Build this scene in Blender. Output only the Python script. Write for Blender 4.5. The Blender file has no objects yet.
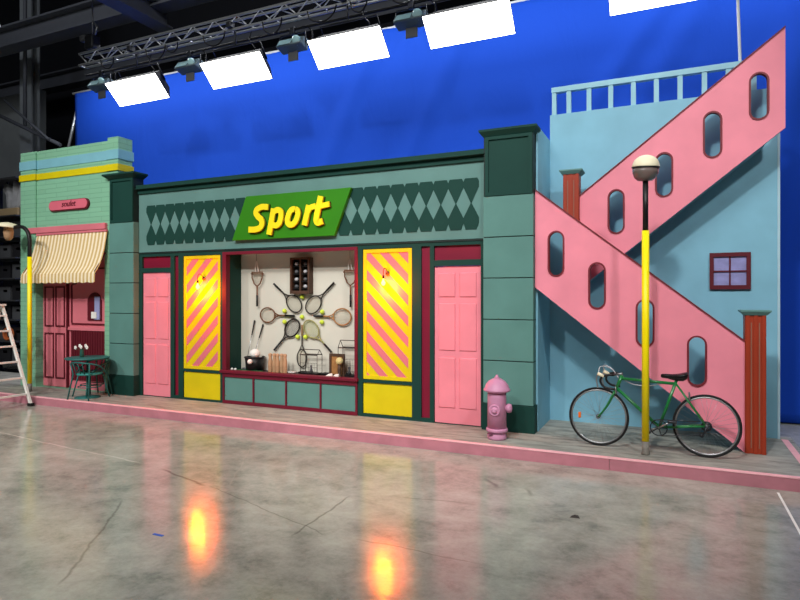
import bpy, bmesh, math, random
from mathutils import Vector, Matrix
random.seed(7)
S = bpy.context.scene
C = S.collection
PI = math.pi

# ------------------------------------------------------------------ materials
def lin(c):
    c /= 255.0
    return c / 12.92 if c <= 0.04045 else ((c + 0.055) / 1.055) ** 2.4
def rgb(*c):
    return (lin(c[0]), lin(c[1]), lin(c[2]), 1)
def newmat(name):
    m = bpy.data.materials.new(name); m.use_nodes = True
    nt = m.node_tree
    return m, nt, nt.nodes['Principled BSDF']
def paint(name, c, rough=0.55, var=0.07, scale=2.5, metal=0.0, spec=0.35, bump=0.0, bscale=60):
    m, nt, b = newmat(name)
    N, L = nt.nodes, nt.links
    tc = N.new('ShaderNodeTexCoord')
    no = N.new('ShaderNodeTexNoise'); no.inputs['Scale'].default_value = scale; no.inputs['Detail'].default_value = 5
    L.new(tc.outputs['Object'], no.inputs['Vector'])
    mr = N.new('ShaderNodeMapRange'); mr.inputs[1].default_value = 0.3; mr.inputs[2].default_value = 0.7
    mr.inputs[3].default_value = 1 - var; mr.inputs[4].default_value = 1 + var
    L.new(no.outputs['Fac'], mr.inputs[0])
    mx = N.new('ShaderNodeVectorMath'); mx.operation = 'SCALE'
    mx.inputs[0].default_value = rgb(*c)[:3]
    L.new(mr.outputs[0], mx.inputs['Scale']); L.new(mx.outputs[0], b.inputs['Base Color'])
    b.inputs['Roughness'].default_value = rough; b.inputs['Metallic'].default_value = metal
    b.inputs['Specular IOR Level'].default_value = spec
    if bump:
        n2 = N.new('ShaderNodeTexNoise'); n2.inputs['Scale'].default_value = bscale
        L.new(tc.outputs['Object'], n2.inputs['Vector'])
        bp = N.new('ShaderNodeBump'); bp.inputs['Strength'].default_value = bump; bp.inputs['Distance'].default_value = 0.01
        L.new(n2.outputs['Fac'], bp.inputs['Height']); L.new(bp.outputs[0], b.inputs['Normal'])
    return m
def emit(name, c, s):
    m, nt, b = newmat(name)
    b.inputs['Base Color'].default_value = rgb(*c)
    b.inputs['Emission Color'].default_value = rgb(*c); b.inputs['Emission Strength'].default_value = s
    return m
def brick(name, c, dark, w=0.30, h=0.075):
    m, nt, b = newmat(name); N, L = nt.nodes, nt.links
    tc = N.new('ShaderNodeTexCoord'); sp = N.new('ShaderNodeSeparateXYZ'); cb = N.new('ShaderNodeCombineXYZ')
    L.new(tc.outputs['Object'], sp.inputs[0])
    ad = N.new('ShaderNodeMath'); ad.operation = 'ADD'
    L.new(sp.outputs[0], ad.inputs[0]); L.new(sp.outputs[1], ad.inputs[1])
    L.new(ad.outputs[0], cb.inputs[0]); L.new(sp.outputs[2], cb.inputs[1])
    br = N.new('ShaderNodeTexBrick'); br.inputs['Scale'].default_value = 1
    br.inputs['Brick Width'].default_value = w; br.inputs['Row Height'].default_value = h
    br.inputs['Mortar Size'].default_value = 0.006; br.inputs['Bias'].default_value = -0.2
    c1 = rgb(*c); br.inputs['Color1'].default_value = c1
    br.inputs['Color2'].default_value = tuple(x * 0.9 for x in c1[:3]) + (1,)
    br.inputs['Mortar'].default_value = rgb(*dark)
    L.new(cb.outputs[0], br.inputs['Vector']); L.new(br.outputs['Color'], b.inputs['Base Color'])
    bp = N.new('ShaderNodeBump'); bp.inputs['Strength'].default_value = 0.5; bp.inputs['Distance'].default_value = 0.006; bp.invert = True
    L.new(br.outputs['Fac'], bp.inputs['Height']); L.new(bp.outputs[0], b.inputs['Normal'])
    b.inputs['Roughness'].default_value = 0.55
    return m

def math_node(nt, op, a, b=None, c=None, clamp=False):
    n = nt.nodes.new('ShaderNodeMath'); n.operation = op; n.use_clamp = clamp
    for i, v in enumerate((a, b, c)):
        if v is None: continue
        if isinstance(v, (int, float)): n.inputs[i].default_value = v
        else: nt.links.new(v, n.inputs[i])
    return n.outputs[0]

def concrete_floor():
    m, nt, b = newmat('polished_concrete'); N, L = nt.nodes, nt.links
    geo = N.new('ShaderNodeNewGeometry'); sp = N.new('ShaderNodeSeparateXYZ'); L.new(geo.outputs['Position'], sp.inputs[0])
    def noise(scale, detail=6, rough=0.6, dist=0.0, sy=1.0):
        mp = N.new('ShaderNodeMapping'); mp.inputs['Scale'].default_value = (1, sy, 1); L.new(geo.outputs['Position'], mp.inputs[0])
        n = N.new('ShaderNodeTexNoise'); n.inputs['Scale'].default_value = scale; n.inputs['Detail'].default_value = detail
        n.inputs['Roughness'].default_value = rough; n.inputs['Distortion'].default_value = dist
        L.new(mp.outputs[0], n.inputs['Vector']); return n.outputs['Fac']
    n1 = noise(0.7, 8, 0.65, 0.6); n2 = noise(3.2, 10, 0.7, 0.3, 1.15); n3 = noise(22, 6, 0.8)
    v = math_node(nt, 'ADD', math_node(nt, 'MULTIPLY', n1, 0.5), math_node(nt, 'MULTIPLY', n2, 0.5))
    v = math_node(nt, 'ADD', v, math_node(nt, 'MULTIPLY', math_node(nt, 'SUBTRACT', n3, 0.5), 0.25))
    cr = N.new('ShaderNodeValToRGB'); L.new(v, cr.inputs[0])
    e = cr.color_ramp.elements
    e[0].position = 0.36; e[0].color = rgb(122, 124, 115)
    e[1].position = 0.64; e[1].color = rgb(186, 186, 174)
    k = cr.color_ramp.elements.new(0.48); k.color = rgb(160, 160, 149)
    col = cr.outputs[0]
    # scuffs: sparse dark streaks
    n4 = noise(1.7, 9, 0.75, 1.5, 1.6)
    sc = N.new('ShaderNodeMapRange'); sc.inputs[1].default_value = 0.64; sc.inputs[2].default_value = 0.72; L.new(n4, sc.inputs[0])
    def mixc(fac, c1, c2):
        mx = N.new('ShaderNodeMix'); mx.data_type = 'RGBA'
        if isinstance(fac, float): mx.inputs[0].default_value = fac
        else: L.new(fac, mx.inputs[0])
        if isinstance(c1, tuple): mx.inputs[6].default_value = c1
        else: L.new(c1, mx.inputs[6])
        mx.inputs[7].default_value = c2
        return mx.outputs[2]
    col = mixc(math_node(nt, 'MULTIPLY', sc.outputs[0], 0.35), col, rgb(92, 86, 78))
    # saw cuts and cracks of the slab, (x0,y0,x1,y1,width,colour)
    wob = math_node(nt, 'MULTIPLY', math_node(nt, 'SUBTRACT', noise(2.5, 4), 0.5), 0.10)
    segs = [(-9.4, 5.2, -5.35, 4.82, .02, (214, 209, 198), .8), (-5.0, 4.75, -4.1, 4.50, .026, (84, 74, 64), .8),
            (-4.1, 4.52, -2.4, 3.95, .010, (98, 90, 80), .7), (-2.66, 3.80, -2.72, 4.85, .016, (76, 68, 60), .7),
            (-4.55, 3.9, -3.55, 2.55, .016, (84, 78, 68), .6), (-3.9, 4.55, -4.7, 5.9, .010, (178, 172, 160), .5),
            (-2.3, 5.0, -1.55, 5.10, .02, (94, 86, 76), .5), (-1.75, 5.9, -1.5, 5.6, .035, (80, 74, 68), .6),
            (-1.3, 5.75, -1.15, 5.5, .03, (84, 78, 70), .5), (-2.2, 4.0, -1.2, 3.97, .012, (110, 102, 92), .6)]
    for x0, y0, x1, y1, w, c, f in segs:
        dx, dy = x1 - x0, y1 - y0; Ls = math.hypot(dx, dy); ux, uy = dx / Ls, dy / Ls
        px = math_node(nt, 'SUBTRACT', sp.outputs[0], x0); py = math_node(nt, 'SUBTRACT', sp.outputs[1], y0)
        t = math_node(nt, 'ADD', math_node(nt, 'MULTIPLY', px, ux), math_node(nt, 'MULTIPLY', py, uy))
        d = math_node(nt, 'ADD', math_node(nt, 'MULTIPLY', px, -uy), math_node(nt, 'MULTIPLY', py, ux))
        d = math_node(nt, 'ABSOLUTE', math_node(nt, 'ADD', d, wob))
        a = math_node(nt, 'SUBTRACT', 1, math_node(nt, 'DIVIDE', d, w), clamp=True)
        t2 = math_node(nt, 'ABSOLUTE', math_node(nt, 'SUBTRACT', t, Ls / 2))
        g = math_node(nt, 'MULTIPLY', math_node(nt, 'SUBTRACT', Ls / 2, t2), 8.0, clamp=True)
        fac = math_node(nt, 'MULTIPLY', math_node(nt, 'MULTIPLY', a, g), f)
        col = mixc(fac, col, rgb(*c))
    L.new(col, b.inputs['Base Color'])
    r = N.new('ShaderNodeMapRange'); r.inputs[1].default_value = 0.3; r.inputs[2].default_value = 0.7
    r.inputs[3].default_value = 0.06; r.inputs[4].default_value = 0.17; L.new(n2, r.inputs[0]); L.new(r.outputs[0], b.inputs['Roughness'])
    b.inputs['Specular IOR Level'].default_value = 0.7
    bp = N.new('ShaderNodeBump'); bp.inputs['Strength'].default_value = 0.035; bp.inputs['Distance'].default_value = 0.02
    L.new(n3, bp.inputs['Height']); L.new(bp.outputs[0], b.inputs['Normal'])
    return m
def deck_mat():
    m, nt, b = newmat('scuffed_deck'); N, L = nt.nodes, nt.links
    geo = N.new('ShaderNodeNewGeometry')
    mp = N.new('ShaderNodeMapping'); mp.inputs['Scale'].default_value = (0.8, 4, 1); L.new(geo.outputs['Position'], mp.inputs[0])
    n = N.new('ShaderNodeTexNoise'); n.inputs['Scale'].default_value = 2.2; n.inputs['Detail'].default_value = 10; n.inputs['Roughness'].default_value = 0.7; n.inputs['Distortion'].default_value = 0.8
    L.new(mp.outputs[0], n.inputs['Vector'])
    cr = N.new('ShaderNodeValToRGB'); L.new(n.outputs['Fac'], cr.inputs[0]); e = cr.color_ramp.elements
    e[0].position = 0.33; e[0].color = rgb(106, 106, 100); e[1].position = 0.62; e[1].color = rgb(172, 171, 161)
    L.new(cr.outputs[0], b.inputs['Base Color']); b.inputs['Roughness'].default_value = 0.6
    return m

M = {}
def P(key, *a, **k): M[key] = paint(key, *a, **k)
P('sage', (90, 134, 127), 0.6, spec=0.25); P('bottle', (20, 60, 53), 0.65, spec=0.2); P('wine', (106, 16, 40), 0.5); P('groove', (14, 36, 33), 0.6)
P('frieze', (94, 132, 127), 0.65, spec=0.25); P('burgundy', (122, 12, 44), 0.5); P('burgundy_dark', (92, 20, 34), 0.5)
P('pink', (236, 136, 150), 0.5); P('yellow', (212, 194, 8), 0.5); P('stripe_pink', (206, 112, 124), 0.55)
P('stair_pink', (240, 142, 160), 0.55); P('coping', (120, 34, 44), 0.5)
P('house_blue', (130, 186, 208), 0.6); P('rail_blue', (150, 200, 216), 0.55)
P('brick_red', (158, 54, 28), 0.5); P('brick_line', (140, 92, 76), 0.6); P('cap_teal', (96, 140, 136), 0.55)
P('sign_green', (44, 124, 0), 0.5); P('letter_yellow', (255, 226, 24), 0.45); P('letter_edge', (60, 50, 10), 0.5)
P('white_wall', (206, 202, 188), 0.7, 0.03); P('mint', (134, 190, 160), 0.5); P('band_blue', (120, 178, 192), 0.55)
P('cafe_pink', (212, 116, 128), 0.5); P('cafe_sign', (214, 104, 122), 0.5)
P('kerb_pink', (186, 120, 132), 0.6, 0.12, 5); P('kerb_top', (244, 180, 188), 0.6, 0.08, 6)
P('steel', (150, 152, 155), 0.35, 0.05, metal=0.9); P('dark_steel', (60, 62, 66), 0.4, 0.05, metal=0.7)
P('black', (18, 18, 20), 0.45, 0.1); P('rubber', (22, 22, 23), 0.7, 0.1); P('black_shiny', (16, 16, 18), 0.25, 0.05)
P('lamp_yellow', (255, 234, 0), 0.4, 0.03); P('lamp_grey', (120, 116, 108), 0.6, 0.2, 20)
P('hydrant', (198, 138, 170), 0.45, 0.05, 8); P('hydrant_dark', (110, 60, 84), 0.5)
P('cream', (240, 232, 200), 0.45, 0.05); P('bike_green', (22, 118, 58), 0.3, 0.05, spec=0.6)
P('silver', (168, 170, 172), 0.35, 0.05, metal=0.85); P('cable_white', (206, 210, 214), 0.5)
P('tape_white', (238, 236, 230), 0.5); P('orange', (235, 110, 20), 0.3)
P('cafe_teal', (36, 104, 102), 0.45); P('seat_teal', (48, 138, 132), 0.5); P('seat_blue', (60, 120, 148), 0.5)
P('wood_pale', (176, 140, 106), 0.55, 0.18, 14); P('wood_dark', (74, 52, 38), 0.6, 0.2, 14); P('wood_mid', (160, 112, 66), 0.5, 0.15, 20)
P('string_pale', (196, 190, 168), 0.6); P('string_dark', (40, 40, 44), 0.6); P('string_green', (176, 184, 116), 0.6)
P('racket_dark', (40, 34, 30), 0.4); P('racket_brown', (104, 66, 40), 0.4); P('racket_lime', (150, 144, 92), 0.45)
P('ball_lime', (206, 224, 70), 0.8, 0.05, 30); P('white', (232, 230, 224), 0.6, 0.04); P('grass', (40, 98, 60), 0.9, 0.3, 40)
P('parchment', (206, 188, 130), 0.6, 0.1, 10); P('wire', (70, 66, 62), 0.5, metal=0.5)
P('hall_dark', (34, 36, 44), 0.8); P('hall_ceiling', (44, 46, 54), 0.85); P('hall_beam', (98, 102, 112), 0.6); P('hall_wall', (150, 156, 160), 0.8)
P('column', (150, 157, 164), 0.6); P('truss_metal', (190, 194, 198), 0.35, metal=0.6); P('softbox_black', (20, 20, 22), 0.7)
P('flood_body', (104, 122, 128), 0.5); P('flood_lens', (176, 220, 226), 0.15, spec=0.8)
P('shelf_steel', (70, 72, 76), 0.5, metal=0.4); P('cardboard', (168, 146, 110), 0.8); P('plastic_sheet', (172, 174, 178), 0.6, 0.15, 5)
P('crate_black', (34, 34, 38), 0.6); P('crate_grey', (80, 82, 86), 0.6); P('hose', (190, 100, 50), 0.6)
P('pane', (150, 150, 200), 0.2, 0.18, 9, spec=0.6); P('lilac', (156, 160, 205), 0.35)
P('stem_green', (54, 92, 60), 0.7); P('vase_green', (40, 90, 80), 0.35); P('blue_scrap', (30, 90, 190), 0.6); P('scrap_dark', (58, 52, 50), 0.8)
P('trim_light', (176, 210, 222), 0.55)
M['mint_brick'] = brick('mint_brick', (130, 186, 154), (112, 166, 137), 0.6, 0.085)
M['floor'] = concrete_floor(); M['deck'] = deck_mat()
M['softbox_face'] = emit('softbox_face', (255, 253, 248), 7.0)
M['bulb'] = emit('bulb', (255, 170, 60), 12.0)
M['work_light'] = emit('work_light', (210, 220, 235), 2.0)
def glass_mat():
    m, nt, b = newmat('lamp_glass')
    b.inputs['Base Color'].default_value = rgb(128, 118, 112); b.inputs['Roughness'].default_value = 0.12
    b.inputs['Transmission Weight'].default_value = 0.35; b.inputs['Specular IOR Level'].default_value = 0.7
    return m
M['lamp_glass'] = glass_mat()
def awning_mat():
    m, nt, b = newmat('awning_stripe'); N, L = nt.nodes, nt.links
    tc = N.new('ShaderNodeTexCoord'); sp = N.new('ShaderNodeSeparateXYZ'); L.new(tc.outputs['Object'], sp.inputs[0])
    fr = math_node(nt, 'FRACT', math_node(nt, 'MULTIPLY', sp.outputs[0], 1 / 0.092))
    g = math_node(nt, 'GREATER_THAN', fr, 0.5)
    mx = N.new('ShaderNodeMix'); mx.data_type = 'RGBA'; L.new(g, mx.inputs[0])
    mx.inputs[6].default_value = rgb(244, 228, 196); mx.inputs[7].default_value = rgb(204, 172, 112)
    L.new(mx.outputs[2], b.inputs['Base Color']); b.inputs['Roughness'].default_value = 0.8
    return m
M['awning'] = awning_mat()
def blue_cloth():
    m, nt, b = newmat('blue_cloth'); N, L = nt.nodes, nt.links
    b.inputs['Base Color'].default_value = rgb(25, 76, 196); b.inputs['Roughness'].default_value = 0.8; b.inputs['Specular IOR Level'].default_value = 0.15
    tc = N.new('ShaderNodeTexCoord'); mp = N.new('ShaderNodeMapping'); mp.inputs['Scale'].default_value = (1.0, 1, 0.35); mp.inputs['Rotation'].default_value = (0, 0.5, 0)
    L.new(tc.outputs['Object'], mp.inputs[0])
    n = N.new('ShaderNodeTexNoise'); n.inputs['Scale'].default_value = 2.2; n.inputs['Detail'].default_value = 3; n.inputs['Distortion'].default_value = 1.2
    L.new(mp.outputs[0], n.inputs['Vector'])
    bp = N.new('ShaderNodeBump'); bp.inputs['Strength'].default_value = 0.35; bp.inputs['Distance'].default_value = 0.05
    L.new(n.outputs['Fac'], bp.inputs['Height']); L.new(bp.outputs[0], b.inputs['Normal'])
    return m
M['blue_cloth'] = blue_cloth()

# ------------------------------------------------------------------ mesh builder
class MB:
    def __init__(s): s.v = []; s.f = []; s.mi = []; s.sm = []; s.cur = 0
    def add(s, vs, fs, smooth=False):
        o = len(s.v); s.v += [tuple(p) for p in vs]
        for f in fs: s.f.append(tuple(i + o for i in f)); s.mi.append(s.cur); s.sm.append(smooth)
        return s
    def box(s, x0, x1, y0, y1, z0, z1):
        vs = [(x, y, z) for x in (x0, x1) for y in (y0, y1) for z in (z0, z1)]
        return s.add(vs, [(0, 1, 3, 2), (4, 6, 7, 5), (0, 4, 5, 1), (2, 3, 7, 6), (0, 2, 6, 4), (1, 5, 7, 3)])
    def hexa(s, bottom, top):
        return s.add(list(bottom) + list(top), [(0, 3, 2, 1), (4, 5, 6, 7), (0, 1, 5, 4), (1, 2, 6, 5), (2, 3, 7, 6), (3, 0, 4, 7)])
    def prism(s, poly, y0, y1):
        n = len(poly)
        vs = [(x, y0, z) for x, z in poly] + [(x, y1, z) for x, z in poly]
        fs = [tuple(range(n)), tuple(range(2 * n - 1, n - 1, -1))] + [(i, (i + 1) % n, n + (i + 1) % n, n + i) for i in range(n)]
        return s.add(vs, fs)
    def tube(s, pts, r, n=8, closed=False):
        pts = [Vector(p) for p in pts]; k = len(pts)
        rs = r if isinstance(r, (list, tuple)) else [r] * k
        T = []
        for i in range(k):
            a = pts[(i - 1) % k] if (closed or i > 0) else pts[i]
            b = pts[(i + 1) % k] if (closed or i < k - 1) else pts[i]
            d = (b - a); T.append(d.normalized() if d.length > 1e-9 else Vector((0, 0, 1)))
        up = Vector((0, 0, 1)) if abs(T[0].z) < 0.9 else Vector((1, 0, 0))
        nrm = (up - T[0] * up.dot(T[0])).normalized()
        vs = []
        for i in range(k):
            nrm = (nrm - T[i] * nrm.dot(T[i])).normalized(); bn = T[i].cross(nrm)
            for j in range(n):
                a = 2 * PI * j / n
                vs.append(pts[i] + (nrm * math.cos(a) + bn * math.sin(a)) * rs[i])
        fs = []
        for i in range(k if closed else k - 1):
            for j in range(n):
                a = i * n + j; b = i * n + (j + 1) % n; c = ((i + 1) % k) * n
                fs.append((a, b, c + (j + 1) % n, c + j))
        s.add(vs, fs, True)
        if not closed:
            s.add(vs[:n], [tuple(range(n - 1, -1, -1))]); s.add(vs[-n:], [tuple(range(n))])
        return s
    def lathe(s, prof, c=(0, 0, 0), axis=(0, 0, 1), n=28):
        ax = Vector(axis).normalized(); q = Vector((0, 0, 1)).rotation_difference(ax); c = Vector(c)
        vs = []; k = len(prof)
        for r, z in prof:
            for j in range(n):
                a = 2 * PI * j / n
                vs.append(c + q @ Vector((r * math.cos(a), r * math.sin(a), z)))
        fs = [(i * n + j, i * n + (j + 1) % n, (i + 1) * n + (j + 1) % n, (i + 1) * n + j) for i in range(k - 1) for j in range(n)]
        if prof[0][0] > 1e-6: fs.append(tuple(range(n - 1, -1, -1)))
        if prof[-1][0] > 1e-6: fs.append(tuple((k - 1) * n + j for j in range(n)))
        return s.add(vs, fs, True)
    def ball(s, c, r, sc=(1, 1, 1), n=18, m=10):
        prof = [(max(0.0, math.sin(PI * i / m)), -math.cos(PI * i / m)) for i in range(m + 1)]
        o = len(s.v); s.lathe([(p * r, z * r) for p, z in prof], (0, 0, 0), n=n)
        for i in range(o, len(s.v)):
            x, y, z = s.v[i]; s.v[i] = (c[0] + x * sc[0], c[1] + y * sc[1], c[2] + z * sc[2])
        return s
    def plate(s, outer, holes, y0, y1):
        cu = bpy.data.curves.new('tmp', 'CURVE'); cu.dimensions = '2D'; cu.fill_mode = 'BOTH'; cu.extrude = (y1 - y0) / 2
        for poly in [outer] + list(holes):
            sp = cu.splines.new('POLY'); sp.points.add(len(poly) - 1); sp.use_cyclic_u = True
            for p, q in zip(sp.points, poly): p.co = (q[0], q[1], 0, 1)
        return s._from_curve(cu, y0, y1)
    def _from_curve(s, cu, y0, y1):
        ob = bpy.data.objects.new('tmp', cu); C.objects.link(ob); bpy.context.view_layer.update()
        me = bpy.data.meshes.new_from_object(ob.evaluated_get(bpy.context.evaluated_depsgraph_get()))
        ym = (y0 + y1) / 2
        s.add([(v.co.x, ym - v.co.z, v.co.y) for v in me.vertices], [tuple(p.vertices) for p in me.polygons])
        bpy.data.objects.remove(ob); bpy.data.curves.remove(cu); bpy.data.meshes.remove(me)
        return s
    def build(s, name, mat, parent=None, local=False, bevel=0, seg=2, merge=True):
        me = bpy.data.meshes.new(name)
        off = Vector((0, 0, 0))
        if not local:
            p = parent
            while p is not None: off += p.location; p = p.parent
        vs = s.v if (local or parent is None) else [(Vector(v) - off) for v in s.v]
        me.from_pydata(vs, [], s.f)
        mats = mat if isinstance(mat, (list, tuple)) else [mat]
        for q in mats: me.materials.append(M[q] if isinstance(q, str) else q)
        for p, mi, sm in zip(me.polygons, s.mi, s.sm): p.material_index = mi; p.use_smooth = sm
        bm = bmesh.new(); bm.from_mesh(me)
        if merge: bmesh.ops.remove_doubles(bm, verts=bm.verts, dist=1e-5)
        bmesh.ops.recalc_face_normals(bm, faces=bm.faces); bm.to_mesh(me); bm.free()
        o = bpy.data.objects.new(name, me); C.objects.link(o); o.parent = parent
        if bevel:
            b = o.modifiers.new('bevel', 'BEVEL'); b.width = bevel; b.segments = seg; b.limit_method = 'ANGLE'; b.angle_limit = 0.7
        return o
def box(*a): return MB().box(*a)
def tag(o, label=None, cat=None, group=None, kind=None):
    if label: o['label'] = label
    if cat: o['category'] = cat
    if group: o['group'] = group
    if kind: o['kind'] = kind
    return o
def thing(name, label, cat, loc=(0, 0, 0), rot=(0, 0, 0), group=None):
    o = bpy.data.objects.new(name, None); C.objects.link(o); o.location = loc; o.rotation_euler = rot; o.empty_display_size = 0.1
    return tag(o, label, cat, group)
def structure(name, mb, mat, **k):
    return tag(mb.build(name, mat, None, **k), kind='structure')
def copy_tree(o, parent=None):
    c = o.copy(); C.objects.link(c); c.parent = parent
    for ch in [x for x in o.children]: copy_tree(ch, c)
    return c
def slot(x, z0, z1, r, n=10):
    p = [(x + r * math.cos(PI * i / n), z1 - r + r * math.sin(PI * i / n)) for i in range(n + 1)]
    return p + [(x - r * math.cos(PI * i / n), z0 + r - r * math.sin(PI * i / n)) for i in range(n + 1)]
def rect(x0, x1, z0, z1): return [(x0, z0), (x1, z0), (x1, z1), (x0, z1)]
def bez(p0, p1, p2, p3, n=10):
    p0, p1, p2, p3 = map(Vector, (p0, p1, p2, p3)); out = []
    for i in range(n + 1):
        t = i / n; out.append(p0 * (1 - t) ** 3 + p1 * 3 * t * (1 - t) ** 2 + p2 * 3 * t * t * (1 - t) + p3 * t ** 3)
    return out
def crom(pts, n=6):
    P_ = [Vector(p) for p in pts]; Q = [P_[0] * 2 - P_[1]] + P_ + [P_[-1] * 2 - P_[-2]]; out = []
    for i in range(1, len(Q) - 2):
        a, b, c, d = Q[i - 1], Q[i], Q[i + 1], Q[i + 2]
        for k in range(n):
            t = k / n
            out.append(0.5 * ((2 * b) + (c - a) * t + (2 * a - 5 * b + 4 * c - d) * t * t + (3 * b - a - 3 * c + d) * t ** 3))
    out.append(P_[-1]); return out
G = 0.135                                                            # sidewalk deck height

# ------------------------------------------------------------------ hall
structure('floor', box(-24, 14, -9, 15, -0.2, 0), 'floor')
structure('ceiling', box(-24, 14, -9, 15, 12.8, 13.0), 'hall_ceiling')
structure('wall_back', box(-24, 14, 14.4, 14.6, 0, 12.8), 'hall_dark')
structure('wall_left', box(-22.2, -22, -9, 14.4, 0, 12.8), 'hall_dark')
structure('trim_1', box(-22, -17.3, 11.8, 12.0, 4.2, 8.1), 'hall_wall')
def ibeam_x(x0, x1, y, z, w, h):
    return MB().box(x0, x1, y - w / 2, y + w / 2, z, z + .05).box(x0, x1, y - .03, y + .03, z + .05, z + h - .05).box(x0, x1, y - w / 2, y + w / 2, z + h - .05, z + h)
def ibeam_y(y0, y1, x, z, w, h):
    return MB().box(x - w / 2, x + w / 2, y0, y1, z, z + .05).box(x - .03, x + .03, y0, y1, z + .05, z + h - .05).box(x - w / 2, x + w / 2, y0, y1, z + h - .05, z + h)
structure('trim_2', ibeam_x(-22, 14, 10.0, 8.35, .42, .55), 'hall_beam')
structure('trim_3', ibeam_y(4.0, 10.3, -10.65, 8.0, .42, .5), 'hall_beam')
structure('trim_4', ibeam_x(-22, 14, 5.2, 8.5, .42, .5), 'hall_beam')
structure('trim_5', ibeam_x(-22, 14, 13.2, 8.7, .42, .5), 'hall_beam')
cb = MB().box(-17.0, -16.5, 11.0, 11.04, 0, 12.8).box(-16.77, -16.73, 11.04, 11.22, 0, 12.8).box(-17.0, -16.5, 11.22, 11.26, 0, 12.8)
tag(cb.build('steel_column', 'column'), 'tall grey steel hall column rising behind the mint cafe front', 'column', kind='structure')
for nm, a, b_, r, lab in (('roof_brace', (-17.2, 10.3, 7.0), (-14.3, 10.3, 5.75), .05, 'grey steel brace sloping past the column behind the cafe front'),
                       ('roof_brace', (-16.4, 10.2, 7.15), (-14.6, 10.2, 5.9), .035, 'thinner grey brace just above the sloping steel brace by the column')):
    tag(MB().tube([a, b_], r, 8).build(nm, 'hall_beam'), lab, 'brace', kind='structure')
tag(MB().tube([(-16.0, 10.5, 12.8), (-16.0, 10.5, 6.5)], .05, 8).build('vertical_conduit', 'hall_beam'), 'thin vertical pipe dropping from the dark ceiling at left', 'pipe', kind='structure')
wl = thing('work_light', 'small hall work light glowing near the upper left ceiling', 'lamp', (-14.95, 9.03, 8.45))
MB().lathe([(.02, .16), (.12, .14), (.16, .0)], (0, 0, 0)).build('housing', 'dark_steel', wl, local=True)
MB().lathe([(0, -.02), (.14, -.02), (.14, .0)], (0, 0, 0)).build('lens', 'work_light', wl, local=True)
MB().tube([(0, 0, .16), (0, 0, 4.35)], .012, 6).build('hanging_rod', 'dark_steel', wl, local=True)

# ------------------------------------------------------------------ sidewalk
structure('sidewalk', MB().box(-15, 1.32, 6.70, 8.6, 0, G), 'deck')
structure('kerb_strip', MB().box(-15, -.602, 6.68, 6.705, 0, G - .012).box(-.597, 1.33, 6.68, 6.705, 0, G - .012), 'kerb_pink')
structure('kerb_edge', MB().box(-15, 1.33, 6.675, 6.735, G - .014, G + .002), 'kerb_top', bevel=.004)
structure('kerb_edge_line', MB().box(1.2, 1.27, 6.735, 8.4, G, G + .002), 'kerb_top')

# ------------------------------------------------------------------ sport shop front
sf = thing('shop_building', 'wide dark green sports shop front between two tall pilasters', 'shop front', (-5.3, 7.55, G))
FZ0, FZ1 = 2.6, 3.63
zone_holes = [rect(-2.93, -2.272, .14, 2.262), rect(-2.93, -2.272, 2.34, 2.536), rect(-3.118, -2.99, .19, 2.536),
              rect(-4.025, -3.255, .665, 2.528), rect(-4.025, -3.255, .178, .622),
              rect(-8.35, -7.698, .14, 2.262), rect(-8.35, -7.698, 2.34, 2.536), rect(-7.612, -7.52, .19, 2.536),
              rect(-7.415, -6.625, .645, 2.528), rect(-7.415, -6.625, .165, .604), rect(-6.56, -4.105, .136, 2.565)]
MB().plate(rect(-8.42, -2.20, .135, FZ0), zone_holes, 7.535, 7.60).build('wall', 'bottle', sf)
MB().box(-8.42, -2.20, 7.53, 7.64, FZ0, FZ1).build('frieze_wall', 'frieze', sf)
co = MB(); co.box(-8.42, -2.20, 7.50, 7.64, 3.62, 3.695).box(-8.42, -2.20, 7.44, 7.64, 3.695, 3.71).box(-8.42, -2.20, 7.46, 7.64, 3.71, 3.768)
co.build('cornice', 'bottle', sf, bevel=.004)
MB().box(-8.42, -2.20, 7.525, 7.545, 2.585, 2.612).build('lintel_trim', 'groove', sf)
# lozenge frieze: hourglass boards leave pale diamonds between them
zt, zb, zm = 3.412, 2.735, 3.085
def hourglass(fr, xc, p):
    w = p / 2
    fr.prism([(xc - w * .80, zt), (xc + w * .80, zt), (xc + w * 1.0, zt - .045), (xc + w * 1.0, zt - .115), (xc + w * .035, zm), (xc + w * 1.0, zb + .155),
            (xc + w * 1.0, zb + .085), (xc + w * .70, zb), (xc - w * .70, zb), (xc - w * 1.0, zb + .085), (xc - w * 1.0, zb + .155), (xc - w * .035, zm), (xc - w * 1.0, zt - .115), (xc - w * 1.0, zt - .045)], 7.522, 7.532)
pitch = .2135
for x_first in (-8.13, -2.40 - pitch * 9):
    fr = MB()
    for i in range(10): hourglass(fr, x_first + pitch * i, pitch * .998)
    fr.build('diamond_frieze', 'bottle', sf, merge=False)
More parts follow.
